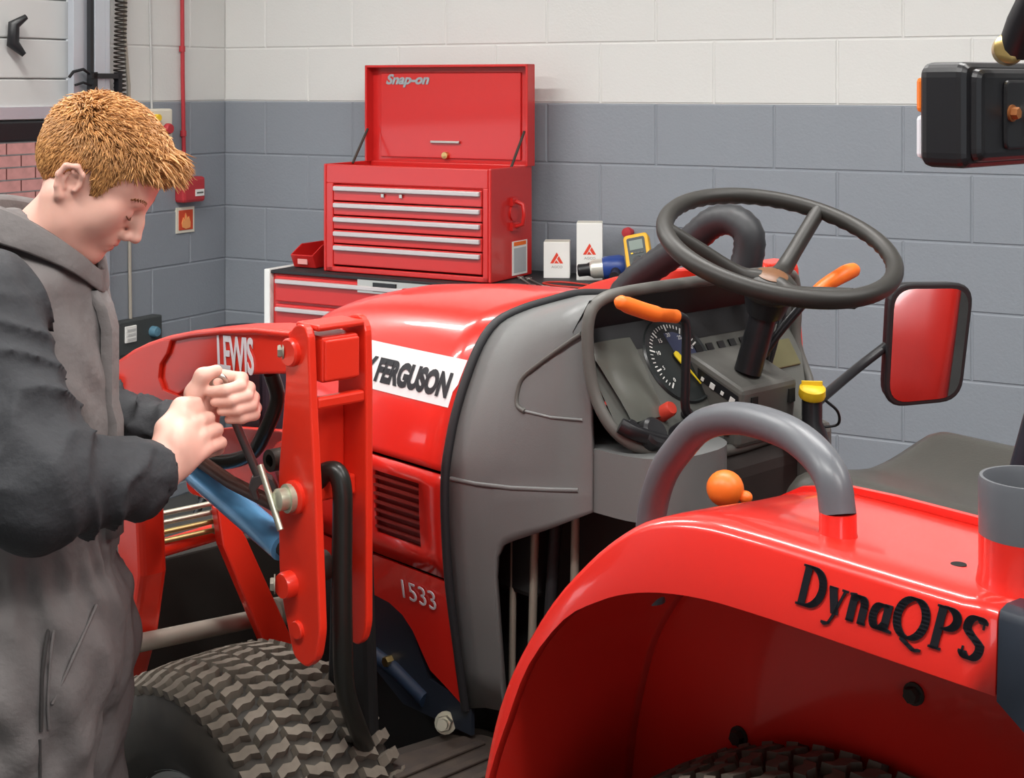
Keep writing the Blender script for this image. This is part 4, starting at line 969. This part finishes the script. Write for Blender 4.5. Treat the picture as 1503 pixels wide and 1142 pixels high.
# bucket: dark worn steel
bk = B(); pf = [(1.30, .72), (1.40, .76), (1.42, .73), (1.36, .70), (1.36, .30), (1.42, .18), (1.55, .13), (2.0, .08), (2.0, .06), (1.5, .08), (1.34, .16), (1.28, .28)]
bk.prism(pf, (0, 0, 0), (1, 0, 0), (0, 0, 1), -.78, .78)
bko = bk.build('bucket_shell', mat('bucket_dark', (.020, .017, .014), .6, metal=.2), LD, bevel=.004)
for sgn in (1, -1):
    B().prism([(1.30, .72), (1.42, .76), (2.0, .10), (2.0, .06), (1.5, .08), (1.34, .16), (1.28, .28)], (0, sgn * .78, 0), (1, 0, 0), (0, 0, 1), -.006, .006).build('bucket_side', MATS['bucket_dark'], LD)
    B().prism([(1.20, .30), (1.30, .26), (1.30, .62), (1.24, .52)], (0, sgn * .567, 0), (1, 0, 0), (0, 0, 1), -.03, .03).build('bucket_bracket', LRED, LD, bevel=.004)

# ------------------------------------------------------------------ spanner in the mechanic's hand (steel, ring at the top)
SPA = Vector((.475, .708, 1.236)); SPB = Vector((.520, .655, 1.085))
ax = (SPB_ := Vector((.5105, .636, 1.072))) - (SPA_ := Vector((.5173, .715, 1.248)))
SL = ax.length; ax.normalize()
vd = Vector((math.cos(VIEW_YAW), -math.sin(VIEW_YAW), 0)); sid = ax.cross(vd).normalized(); nn = sid.cross(ax)
spn = empty('hand_spanner', label='steel ring spanner held in the mechanic\'s fists against the loader post', cat='spanner')
DKST = mat('spanner_steel', (.17, .15, .15), .38, metal=.8)
B().tube([SPA_ + ax * .012, SPA_ + ax * .05, SPB_ - ax * .02], [.0062, .0065, .0075], 12, flat=.75, up=sid).build('shaft', DKST, spn, smooth=60)
rg = []
for k in range(25):
    a = 2 * math.pi * k / 24; rg.append(SPA_ + (sid * math.cos(a) + ax * math.sin(a)) * .0115)
B().tube(rg[:-1], .0042, 10, closed=True).build('ring_end', STEEL, spn, smooth=80)
jw = B(); jw.prism(rounded([(-.009, -.010), (-.020, .004), (-.021, .026), (-.012, .032), (-.0105, .014), (0, .006), (.0105, .014), (.012, .032), (.021, .026), (.020, .004), (.009, -.010)], .003, 2), SPB_ - ax * .018, sid, ax, -.006, .006)
jw.build('open_jaw', DKST, spn, bevel=.002)

# ------------------------------------------------------------------ the mechanic: smooth-blended fields meshed by surface nets
class Field:
    def __init__(s, lo, hi, h):
        s.lo = np.array(lo, float); s.h = h; s.n = np.ceil((np.array(hi) - s.lo) / h).astype(int) + 1
        s.d = np.full(s.n, 1.0, np.float32)
    def sub_grid(s, lo, hi):
        a = np.maximum(np.floor((np.array(lo) - s.lo) / s.h).astype(int), 0); b = np.minimum(np.ceil((np.array(hi) - s.lo) / s.h).astype(int) + 1, s.n)
        if (b <= a).any(): return None
        ax_ = [(s.lo[i] + s.h * np.arange(a[i], b[i])).astype(np.float32) for i in range(3)]
        return (slice(a[0], b[0]), slice(a[1], b[1]), slice(a[2], b[2])), np.meshgrid(*ax_, indexing='ij')
    def comb(s, sl, d, k, op):
        c = s.d[sl]
        if op == 'u':
            if k > 0:
                hh = np.clip(.5 + .5 * (c - d) / k, 0, 1); s.d[sl] = c + (d - c) * hh - k * hh * (1 - hh)
            else: s.d[sl] = np.minimum(c, d)
        else:
            d = -d; hh = np.clip(.5 - .5 * (c - d) / max(k, 1e-4), 0, 1); s.d[sl] = c + (d - c) * hh + max(k, 1e-4) * hh * (1 - hh)
    def cone(s, a, b, ra, rb, k=.012, op='u'):
        a = np.array(a, float); b = np.array(b, float); m = max(ra, rb) + k + 4 * s.h
        g = s.sub_grid(np.minimum(a, b) - m, np.maximum(a, b) + m)
        if g is None: return s
        sl, (X, Y, Z) = g; v = b - a; L = max(v @ v, 1e-12)
        t = np.clip(((X - a[0]) * v[0] + (Y - a[1]) * v[1] + (Z - a[2]) * v[2]) / L, 0, 1)
        d = np.sqrt((X - a[0] - t * v[0]) ** 2 + (Y - a[1] - t * v[1]) ** 2 + (Z - a[2] - t * v[2]) ** 2) - (ra + (rb - ra) * t)
        s.comb(sl, d.astype(np.float32), k, op); return s
    def ball(s, c, r, k=.012, op='u'): return s.cone(c, c, r, r, k, op)
    def chain(s, pts, rs, k=.012):
        for i in range(len(pts) - 1): s.cone(pts[i], pts[i + 1], rs[i], rs[i + 1], k)
        return s
    def ell(s, c, r, rot=None, k=.012, op='u'):
        c = np.array(c, float); r = np.array(r, float); m = r.max() + k + 4 * s.h
        g = s.sub_grid(c - m, c + m)
        if g is None: return s
        sl, (X, Y, Z) = g; X = X - c[0]; Y = Y - c[1]; Z = Z - c[2]
        if rot is not None:
            q = np.array(rot)   # columns = local axes
            X, Y, Z = X * q[0, 0] + Y * q[1, 0] + Z * q[2, 0], X * q[0, 1] + Y * q[1, 1] + Z * q[2, 1], X * q[0, 2] + Y * q[1, 2] + Z * q[2, 2]
        k0 = np.sqrt((X / r[0]) ** 2 + (Y / r[1]) ** 2 + (Z / r[2]) ** 2); k1 = np.sqrt((X / r[0] ** 2) ** 2 + (Y / r[1] ** 2) ** 2 + (Z / r[2] ** 2) ** 2)
        d = k0 * (k0 - 1) / np.maximum(k1, 1e-6)
        s.comb(sl, d.astype(np.float32), k, op); return s
    def coords(s): return np.meshgrid(*[(s.lo[i] + s.h * np.arange(s.n[i])).astype(np.float32) for i in range(3)], indexing='ij')
    def ycast(s, x, z):
        i = int(round((x - s.lo[0]) / s.h)); k = int(round((z - s.lo[2]) / s.h)); col = s.d[i, :, k]
        j = np.argmax(col < 0); return s.lo[1] + s.h * (j - 1 + col[j - 1] / (col[j - 1] - col[j])) if (col < 0).any() else None
    def nets(s):
        D = s.d; S = D < 0; nx, ny, nz = S.shape
        cnt = np.zeros((nx - 1, ny - 1, nz - 1), np.int16); acc = np.zeros((nx - 1, ny - 1, nz - 1, 3), np.float32)
        c8 = [(i, j, k) for i in (0, 1) for j in (0, 1) for k in (0, 1)]
        allin = np.ones_like(cnt, bool); anyin = np.zeros_like(cnt, bool)
        for (i, j, k) in c8:
            q = S[i:nx - 1 + i, j:ny - 1 + j, k:nz - 1 + k]; allin &= q; anyin |= q
        act = np.argwhere(anyin & ~allin); idx = np.full(cnt.shape, -1, np.int64); idx[tuple(act.T)] = np.arange(len(act))
        P = np.zeros((len(act), 3)); N = np.zeros(len(act))
        for a in c8:
            for axn in range(3):
                if a[axn]: continue
                b = list(a); b[axn] = 1
                va = D[act[:, 0] + a[0], act[:, 1] + a[1], act[:, 2] + a[2]]; vb = D[act[:, 0] + b[0], act[:, 1] + b[1], act[:, 2] + b[2]]
                m = (va < 0) != (vb < 0); t = np.where(m, va / np.where(m, va - vb, 1), 0)
                p = np.tile(np.array(a, float), (len(act), 1)); p[:, axn] += t
                P[m] += p[m]; N[m] += 1
        P = (P / N[:, None] + act) * s.h + s.lo
        F = []
        for axn in range(3):
            u, w_ = [(1, 2), (2, 0), (0, 1)][axn]
            A = S[tuple(slice(0, -1) if i == axn else slice(None) for i in range(3))]; Bq = S[tuple(slice(1, None) if i == axn else slice(None) for i in range(3))]
            e = np.argwhere(A != Bq); e = e[(e[:, u] > 0) & (e[:, w_] > 0) & (e[:, u] < S.shape[u] - 1) & (e[:, w_] < S.shape[w_] - 1)]
            inn = A[tuple(e.T)]
            def cell(du, dw):
                q = e.copy(); q[:, u] -= du; q[:, w_] -= dw; return idx[tuple(q.T)]
            q = np.stack([cell(1, 1), cell(0, 1), cell(0, 0), cell(1, 0)], 1)
            q[~inn] = q[~inn][:, ::-1]; F.append(q)
        F = np.concatenate(F); F = F[(F >= 0).all(1)]
        return P, F
def np_mesh(name, P, F):
    me = bpy.data.meshes.new(name); me.from_pydata(P.tolist(), [], F.tolist()); me.update(); return me

MAN = empty('person', (.675, .880, 0), -R(90) - VIEW_YAW, 'person in dark grey overalls leaning over the loader and pulling a spanner', 'person')
# man frame: x forward (faces the loader post), y to his left, z up
HP, HS = R(35), .92; hc_, hs_ = math.cos(HP), math.sin(HP); HO = np.array([.034, 0, 1.552])
HR = np.array([[hc_, 0, hs_], [0, 1, 0], [-hs_, 0, hc_]])
def H(*p): return HO + HS * (HR @ np.array(p, float))
# ---- head and neck
hd_ = Field((-.16, -.14, 1.30), (.20, .14, 1.72), .0027)
def HE(c, r, k=.02, op='u'): hd_.ell(H(*c), np.array(r) * HS, HR, k, op)
HE((-.008, 0, .042), (.098, .077, .088), 0)
HE((.045, 0, .04), (.050, .060, .056), .03)
HE((.032, 0, -.030), (.058, .057, .062), .03)
for sg in (-1, 1):
    hd_.chain([H(-.012, sg * .058, -.030), H(.010, sg * .052, -.064), H(.062, sg * .014, -.093)], [.016, .015, .013], .025)
    hd_.ball(H(.052, sg * .038, -.028), .024, .025)
    hd_.ball(H(.062, sg * .045, -.006), .015, .02)
hd_.ball(H(.068, 0, -.093), .0145, .02)
hd_.cone(H(.084, -.026, .022), H(.084, .026, .022), .0105, .0105, .018)
for sg in (-1, 1): hd_.ell(H(.101, sg * .030, .001), (.013, .015, .011), HR, .012, 's')
for sg in (-1, 1): hd_.ball(H(.0785, sg * .031, .000), .0135, .004)
hd_.chain([H(.090, 0, .014), H(.102, 0, -.010), H(.113, 0, -.032)], [.0075, .0085, .0098], .012)
for sg in (-1, 1): hd_.ball(H(.101, sg * .0115, -.037), .0078, .007)
for sg in (-1, 1): hd_.ball(H(.106, sg * .007, -.0455), .0034, .003, 's')
HE((.077, 0, -.056), (.016, .026, .018), .015)
HE((.0895, 0, -.0585), (.0070, .019, .0052), .004)
HE((.0855, 0, -.0705), (.0075, .016, .0058), .004)
hd_.cone(H(.0965, -.016, -.0645), H(.0965, .016, -.0645), .0028, .0028, .003, 's')
for sg in (-1, 1):      # ears
    yb = sg * .0755
    def E_(x, z, dy=0.): return H(-.006 + x, yb + sg * dy, z)
    HE((-.010, sg * .074, -.002), (.015, .006, .026), .006)
    hel = [E_(.010, .004, .004), E_(.006, .020, .009), E_(-.008, .028, .014), E_(-.023, .020, .018), E_(-.026, .002, .017), E_(-.018, -.016, .013), E_(-.007, -.027, .008)]
    hd_.chain(hel, [.0040, .0045, .0046, .0046, .0044, .0046, .0070], .004)
    hd_.chain([E_(.008, -.006, .006), E_(.009, .002, .005)], [.005, .0045], .004)
    hd_.chain([E_(-.014, .012, .010), E_(-.016, .0, .010), E_(-.008, -.012, .008)], [.0035, .0035, .0035], .004)
    hd_.ball(E_(-.002, -.002, .010), .0075, .003, 's')
hd_.chain([(.012, 0, 1.515), (-.03, 0, 1.46), (-.06, 0, 1.40), (-.065, 0, 1.33)], [.055, .054, .060, .075], .03)
for sg in (-1, 1): hd_.cone(H(-.02, sg * .05, -.04), (-.01, sg * .035, 1.43), .018, .014, .025)
HPn, HFn = hd_.nets()
# ---- hands
def sub(F): return F.nets()
hr = Field((.08, -.20, 1.05), (.30, .06, 1.30), .0021)
W_r = np.array((.162, -.118, 1.142)); K = [np.array((.186, -.060, 1.210)), np.array((.200, -.056, 1.196)), np.array((.212, -.053, 1.178)), np.array((.218, -.052, 1.158))]
for i, kk in enumerate(K):
    hr.cone(W_r + (kk - K[1]) * .45, kk, .0155, .0118, .012)
    f1 = kk + np.array((.018, .034, .002)); f2 = kk + np.array((.010, .058, -.014)); f3 = kk + np.array((-.010, .060, -.022))
    hr.chain([kk, f1, f2, f3], [.0112, .0098, .0088, .0078] if i < 3 else [.0100, .0088, .0078, .0068], .004)
hr.ell((.188, -.085, 1.168), (.020, .030, .036), None, .018)
hr.chain([W_r + np.array((0, .01, .012)), (.166, -.078, 1.196), (.182, -.048, 1.222), (.200, -.028, 1.226)], [.018, .0135, .0115, .0090], .010)
hr.chain([(.06, -.27, 1.15), W_r], [.042, .0255], .02)
RPn, RFn = hr.nets()
hl = Field((.08, -.07, 1.08), (.32, .16, 1.32), .0021)
A0 = np.array((.2300, .0, 1.250)); adir = np.array((.459, .19, -.868)); 
for i in range(4):
    c = A0 + adir * (.004 + .0178 * i); sc2 = (1, 1.06, 1.0, .86)[i]
    q = [c + np.array(v) * sc2 for v in ((-.020, .042, .004), (.026, .034, .0), (.031, -.008, -.003), (.012, -.024, -.006), (-.012, -.022, -.008))]
    hl.chain(q, [.0115, .0102, .0096, .0090, .0078] if i < 3 else [.0100, .0090, .0084, .0078, .0068], .0035)
hl.ell(A0 + adir * .030 + np.array((-.036, .016, -.002)), (.019, .032, .042), None, .014)
hl.chain([(.198, .022, 1.176), (.192, -.006, 1.205), (.196, -.020, 1.236), (.209, -.022, 1.262), (.228, -.012, 1.268)], [.022, .019, .0135, .0112, .0092], .008)
hl.chain([(.04, .19, 1.135), (.190, .036, 1.165), (.196, .022, 1.20)], [.042, .0265, .028], .016)
LPn, LFn = hl.nets()
# ---- rest of the body, hidden in the overalls
bd = Field((-.30, -.36, .02), (.22, .34, 1.50), .012)
bd.ell((-.075, 0, 1.26), (.10, .155, .20), None, .03).ell((-.07, 0, 1.0), (.09, .14, .18), None, .05).ell((-.05, 0, .88), (.095, .15, .11), None, .05)
bd.cone((-.06, 0, 1.44), (-.07, 0, 1.33), .055, .09, .03)
SHR, ELR = (-.075, -.185, 1.395), (.045, -.285, 1.155); SHL, ELL_ = (-.10, .175, 1.385), (-.03, .235, 1.125)
bd.chain([SHR, ELR, W_r], [.055, .042, .026], .03).chain([SHL, ELL_, (.18, .05, 1.16)], [.055, .042, .026], .03)
for sg in (-1, 1): bd.chain([(-.03, sg * .09 - .03, .86), (-.035, sg * .095 - .03, .48), (-.06, sg * .10 - .03, .08)], [.078, .052, .036], .03)
BPn, BFn = bd.nets()
off = 0; PP_, FF_ = [], []
for Pq, Fq in ((HPn, HFn), (RPn, RFn), (LPn, LFn), (BPn, BFn)):
    PP_.append(Pq); FF_.append(Fq + off); off += len(Pq)
body = mobj('body', np_mesh('body', np.concatenate(PP_), np.concatenate(FF_)), SKIN, MAN, smooth=180)
sm = body.modifiers.new('smooth', 'SMOOTH'); sm.factor = .5; sm.iterations = 3
# ---- face details
for sg in (-1, 1):
    B().tube([H(.0905, sg * .019, -.005), H(.0935, sg * .027, -.0075), H(.0925, sg * .036, -.0065), H(.087, sg * .043, -.002)], .0012, 6).build('eyelash', mat('lash', (.16, .07, .04), .7), MAN, smooth=80)
    br_ = B()
    for k in range(26):
        t = k / 25; p = Vector(H(.0965 - .018 * t * t, sg * (.012 + .036 * t), .0215 + .006 * math.sin(t * 2.6)))
        q = p + Vector(HR @ np.array((.004, sg * .007, .002 + .002 * (k % 3))))
        br_.tube([p - (q - p) * .4, q], [.0022, .0007], 5)
    br_.build('eyebrow', mat('brow', (.36, .15, .06), .7), MAN, smooth=80)
for nm, c, r, in (('upper_lip', (.0902, 0, -.0595), (.0066, .0165, .0040)), ('lower_lip', (.0866, 0, -.0695), (.0070, .0145, .0046))):
    B().ball(H(*c), tuple(v * HS for v in r), Matrix(HR.tolist()), 20, 12).build(nm, mat('lip', (.52, .20, .17), .45), MAN, smooth=180)
# ---- hair: close cap plus many tapering locks
rnd = random.Random(7)
HL = [(-.12, -.036), (-.06, -.034), (-.035, -.012), (-.02, .022), (.0, .028), (.014, .022), (.022, -.004), (.032, -.010), (.040, .018), (.050, .040), (.07, .060), (.10, .078)]
CC, CR = np.array((-.008, 0, .042)), np.array((.098, .077, .088))
def scalp(th, ph, e=0.):
    d_ = np.array((math.cos(ph) * math.cos(th), math.cos(ph) * math.sin(th), math.sin(ph))); return CC + d_ * (CR + e), d_
cap_b = B(); hv = []; 
rows = []
for i in range(41):
    ph = -1.2 + (math.pi / 2 + 1.2) * i / 40; row = []
    for k in range(72):
        p, d_ = scalp(2 * math.pi * k / 72, ph, .0065); zl = interp(p[0], HL)
        if p[2] < zl: p, d_ = scalp(2 * math.pi * k / 72, ph, -.012)
        row.append(Vector(H(*p)))
    rows.append(row)
cap_b.grid(rows, closed=True)
HAIR = bpy.data.materials.new('ginger_hair'); HAIR.use_nodes = True
nt = HAIR.node_tree; at_ = nt.nodes.new('ShaderNodeAttribute'); at_.attribute_name = 'tone'
rmp = nt.nodes.new('ShaderNodeValToRGB'); rmp.color_ramp.elements[0].color = (.25, .10, .028, 1); rmp.color_ramp.elements[1].color = (.74, .38, .135, 1)
nt.links.new(at_.outputs['Fac'], rmp.inputs[0]); nt.links.new(rmp.outputs[0], nt.nodes['Principled BSDF'].inputs['Base Color']); nt.nodes['Principled BSDF'].inputs['Roughness'].default_value = .5
tone = [.22] * len(cap_b.v)
n_l = 0
while n_l < 7600:
    th = rnd.uniform(-math.pi, math.pi); sp_h = rnd.uniform(-.75, 1); ph = math.asin(sp_h)
    p, d_ = scalp(th, ph, .004); zl = interp(p[0], HL)
    if p[2] < zl + .002: continue
    nrm = d_ / CR; nrm /= np.linalg.norm(nrm)
    top_f = max(0., min(1., (p[2] - .05) / .06)); front = max(0., min(1., (p[0] - .02) / .06))
    # combing: forward on top, down at sides and nape, upswept quiff at the front
    comb = np.array((.75 * top_f + .22 * (1 - top_f), 0, -.9 * (1 - top_f) + .0)) + np.array((0, .25 * math.copysign(1, p[1]) * (1 - top_f) * 0, 0))
    if p[0] < -.05: comb = np.array((-.15 + .5 * top_f, 0, -1 + .9 * top_f))
    comb = comb + np.array((rnd.gauss(0, .22), rnd.gauss(0, .30), rnd.gauss(0, .18)))
    comb = comb - nrm * (comb @ nrm); comb /= max(np.linalg.norm(comb), 1e-6)
    L = (.015 + .017 * top_f + .012 * front * top_f) * rnd.uniform(.75, 1.25); lift = .0045 + .010 * top_f + .010 * front * top_f
    if p[2] < zl + .02: L *= .62; lift *= .6
    if p[0] > .055 and top_f > .2 and abs(p[1]) < .055: comb = comb + np.array((.5, 0, .25)); comb /= np.linalg.norm(comb); L *= 1.25
    pts = []
    for t in (0, .35, .7, 1.):
        q = p + comb * L * t + nrm * (lift * math.sin(min(t, .75) * 2.1) * rnd.uniform(.85, 1.15) - .003 * (1 - t) + (.004 * t * t * front * top_f))
        pts.append(Vector(H(*q)))
    w0 = rnd.uniform(.0016, .0028); n0 = len(cap_b.v)
    cap_b.tube(pts, [w0, w0 * 1.05, w0 * .7, w0 * .12], 4, caps=False, flat=.55, up=tuple(HR @ nrm))
    tn = min(1, max(0, rnd.gauss(.52, .22))); tone += [min(1, tn * (.75 + .35 * (j // 4) / 3)) for j in range(len(cap_b.v) - n0)]
    n_l += 1
hair = cap_b.build('hair', HAIR, MAN, smooth=180, label='short tousled ginger hair')
a_ = hair.data.attributes.new('tone', 'FLOAT', 'POINT'); a_.data.foreach_set('value', np.array(tone, np.float32))
# ---- overalls
def wr(F, amp, seed=0., pleat=None):
    X, Y, Z = F.coords()
    n = np.sin(X * 31 + 2.1 * np.sin(Z * 19 + seed) + Y * 23) * np.sin(Z * 37 + 1.7 * np.sin(Y * 21 + X * 13 + seed)) + .5 * np.sin(X * 61 + Z * 47 + 2 * np.sin(Y * 39 + seed))
    F.d += amp * n.astype(np.float32)
    if pleat:
        zc, hz, pa, fr_ = pleat; th = np.arctan2(Y, X + .06)
        F.d += (pa * np.exp(-((Z - zc) / hz) ** 2) * np.cos(th * fr_ + 2 * np.sin(Z * 20))).astype(np.float32)
ov = Field((-.32, -.34, .03), (.22, .32, 1.52), .0072)
ov.ell((-.075, 0, 1.27), (.138, .185, .215), None, .03).ell((-.060, 0, 1.10), (.128, .175, .17), None, .07).ell((-.052, -.01, .955), (.120, .165, .11), None, .06).ell((-.045, -.015, .86), (.140, .185, .14), None, .06)
ov.cone((-.075, -.15, 1.385), (-.07, .15, 1.385), .068, .068, .05)
ov.cone((-.070, 0, 1.44), (-.06, 0, 1.38), .070, .10, .04)
for sg in (-1, 1): ov.chain([(-.035, sg * .092 - .025, .84), (-.035, sg * .10 - .025, .47), (-.065, sg * .105 - .03, .085)], [.118, .088, .078], .035)
ov.cone((-.035, 0, 1.47), (.03, 0, 1.45), .052, .045, .01, 's')
ov.ell((-.055, -.01, .985), (.2, .25, .012), None, .0) if False else None
wr(ov, .0055, 1.3, (.985, .045, .0055, 26))
X_, Y_, Z_ = ov.coords(); ov.d += (.006 * np.exp(-((Z_ - .975) / .02) ** 2)).astype(np.float32); ov.d += (.0035 * np.exp(-((Z_ - .80) / .12) ** 2) * np.cos(np.arctan2(Y_, X_ + .05) * 17 + Z_ * 9)).astype(np.float32)
P, F = ov.nets(); over = mobj('overalls', np_mesh('overalls', P, F), CLOTHG, MAN, smooth=180)
over.modifiers.new('smooth', 'SMOOTH').iterations = 2
def sleeve(sh, el, cu, r, seed, lo, hi):
    f = Field(lo, hi, .0058)
    f.chain([sh, el, cu], r, .03)
    d_ = np.array(cu) - np.array(el); d_ /= np.linalg.norm(d_)
    # bag folds: rings along the forearm and upper arm
    X, Y, Z = f.coords()
    for (a, b_, ph_, am) in ((np.array(sh), np.array(el), .6, .0060), (np.array(el), np.array(cu), 2.0, .0075)):
        v = b_ - a; L = np.linalg.norm(v); v = v / L; t = (X - a[0]) * v[0] + (Y - a[1]) * v[1] + (Z - a[2]) * v[2]
        g = np.exp(-((t - L * .55) / (L * .45)) ** 2)
        f.d -= (am * g * (1.9 * (1 - np.abs(np.sin(t * 46 + 1.6 * np.sin(X * 21 + Z * 27 + Y * 12 + ph_) + seed))) ** 1.6 - .6)).astype(np.float32)
    wr(f, .0030, seed)
    c0 = np.array(cu) + d_ * .0; f.cone(c0 + d_ * .018, c0 + d_ * .12, r[2] * .82, r[2] * 1.0, .004, 's')
    P, F = f.nets(); o = mobj('sleeve', np_mesh('sleeve', P, F), CLOTHD, MAN, smooth=180); o.modifiers.new('smooth', 'SMOOTH').iterations = 2
    return f
fR = sleeve((-.080, -.178, 1.375), (.040, -.285, 1.165), (.145, -.148, 1.140), [.098, .080, .058], .4, (-.24, -.44, 1.0), (.28, .02, 1.54))
fL = sleeve((-.105, .170, 1.375), (-.035, .235, 1.125), (.150, .085, 1.150), [.085, .066, .050], 2.2, (-.22, -.02, 1.0), (.28, .40, 1.54))
# dark yoke over the near shoulder is part of the sleeve; grey collar stands round the neck
loop = [(-.112, 0, 1.530), (-.095, -.055, 1.525), (-.045, -.082, 1.508), (.005, -.074, 1.474), (.030, -.046, 1.444), (.042, -.014, 1.420)]
loop = loop + [(x, -y, z_) for x, y, z_ in reversed(loop[1:])]
cl = catmull(loop, 6, closed=True); cen = Vector((-.03, 0, 1.47)); rows = [[], [], [], [], []]
for i, p in enumerate(cl):
    o_ = Vector((p.x - cen.x, p.y, 0)).normalized(); fr2 = max(0, min(1, (p.x + .05) / .1))
    rows[0].append(p + Vector((0, 0, -.05)) - o_ * -.004)
    rows[1].append(p)
    rows[2].append(p + o_ * .010 + Vector((0, 0, .002)))
    rows[3].append(p + o_ * (.018 + .002 * math.sin(i * .9)) * (1 - .5 * fr2) + Vector((0, 0, -.022 + .008 * fr2)))
    rows[4].append(p + o_ * (.026 + .003 * math.sin(i * .7)) * (1 - .6 * fr2) + Vector((-.0, 0, -.046 + .012 * fr2)))
B().grid(rows, closed=True).build('collar', CLOTHG, MAN, smooth=70, solid=.005, sub=1)
# seams, pocket zip and placket on the near side, laid on the cloth surface
def seam(name, pts, r_, m, f=ov):
    q = []
    for x, z_ in pts:
        y = f.ycast(x, z_)
        if y is not None: q.append((x, y - .001, z_))
    if len(q) > 1: return B().tube(catmull(q, 4), r_, 6).build(name, m, over, smooth=80)
SEAM = mat('seam_dark', (.05, .045, .044), .8)
zp = seam('pocket_zip', [(.022, .965), (.024, .93), (.026, .89), (.027, .85), (.027, .81)], .0028, SEAM)
seam('zip_tape', [(.030, .965), (.032, .93), (.034, .89), (.035, .85), (.035, .81)], .0022, CLOTHG)
seam('pocket_edge', [(.072, .945), (.064, .91), (.052, .875), (.040, .845)], .0026, CLOTHG)
seam('side_seam', [(.026, .80), (.024, .72), (.02, .62)], .0022, SEAM)
# front placket flap
pk = B(); rows = []
for z_ in np.linspace(1.39, 1.02, 14):
    i_ = int(round((0 - ov.lo[1]) / ov.h)); k_ = int(round((z_ - ov.lo[2]) / ov.h)); colx = ov.d[:, i_, k_]; j_ = len(colx) - 1 - np.argmax(colx[::-1] < 0)
    xx = ov.lo[0] + ov.h * j_ + .007
    rows.append([(xx - .010, -.032, z_), (xx + .002, -.028, z_), (xx + .003, .0, z_), (xx - .006, .03, z_)])
pk.grid(rows).build('zip_placket', CLOTHG, over, smooth=60, solid=.006)
# boots
for sg in (-1, 1):
    f = Field((-.20, sg * .105 - .12, -.0), (.20, sg * .105 + .06, .20), .008)
    yb = sg * .105 - .03
    f.chain([(-.09, yb, .05), (.02, yb, .05), (.11, yb + sg * .01, .042)], [.045, .045, .040], .02).cone((-.07, yb, .06), (-.07, yb, .15), .047, .055, .02)
    X, Y, Z = f.coords(); f.d = np.maximum(f.d, .012 - Z)
    P, F = f.nets(); P[:, 2] -= .012; mobj('boot', np_mesh('boot', P, F), BOOT, MAN, smooth=180)
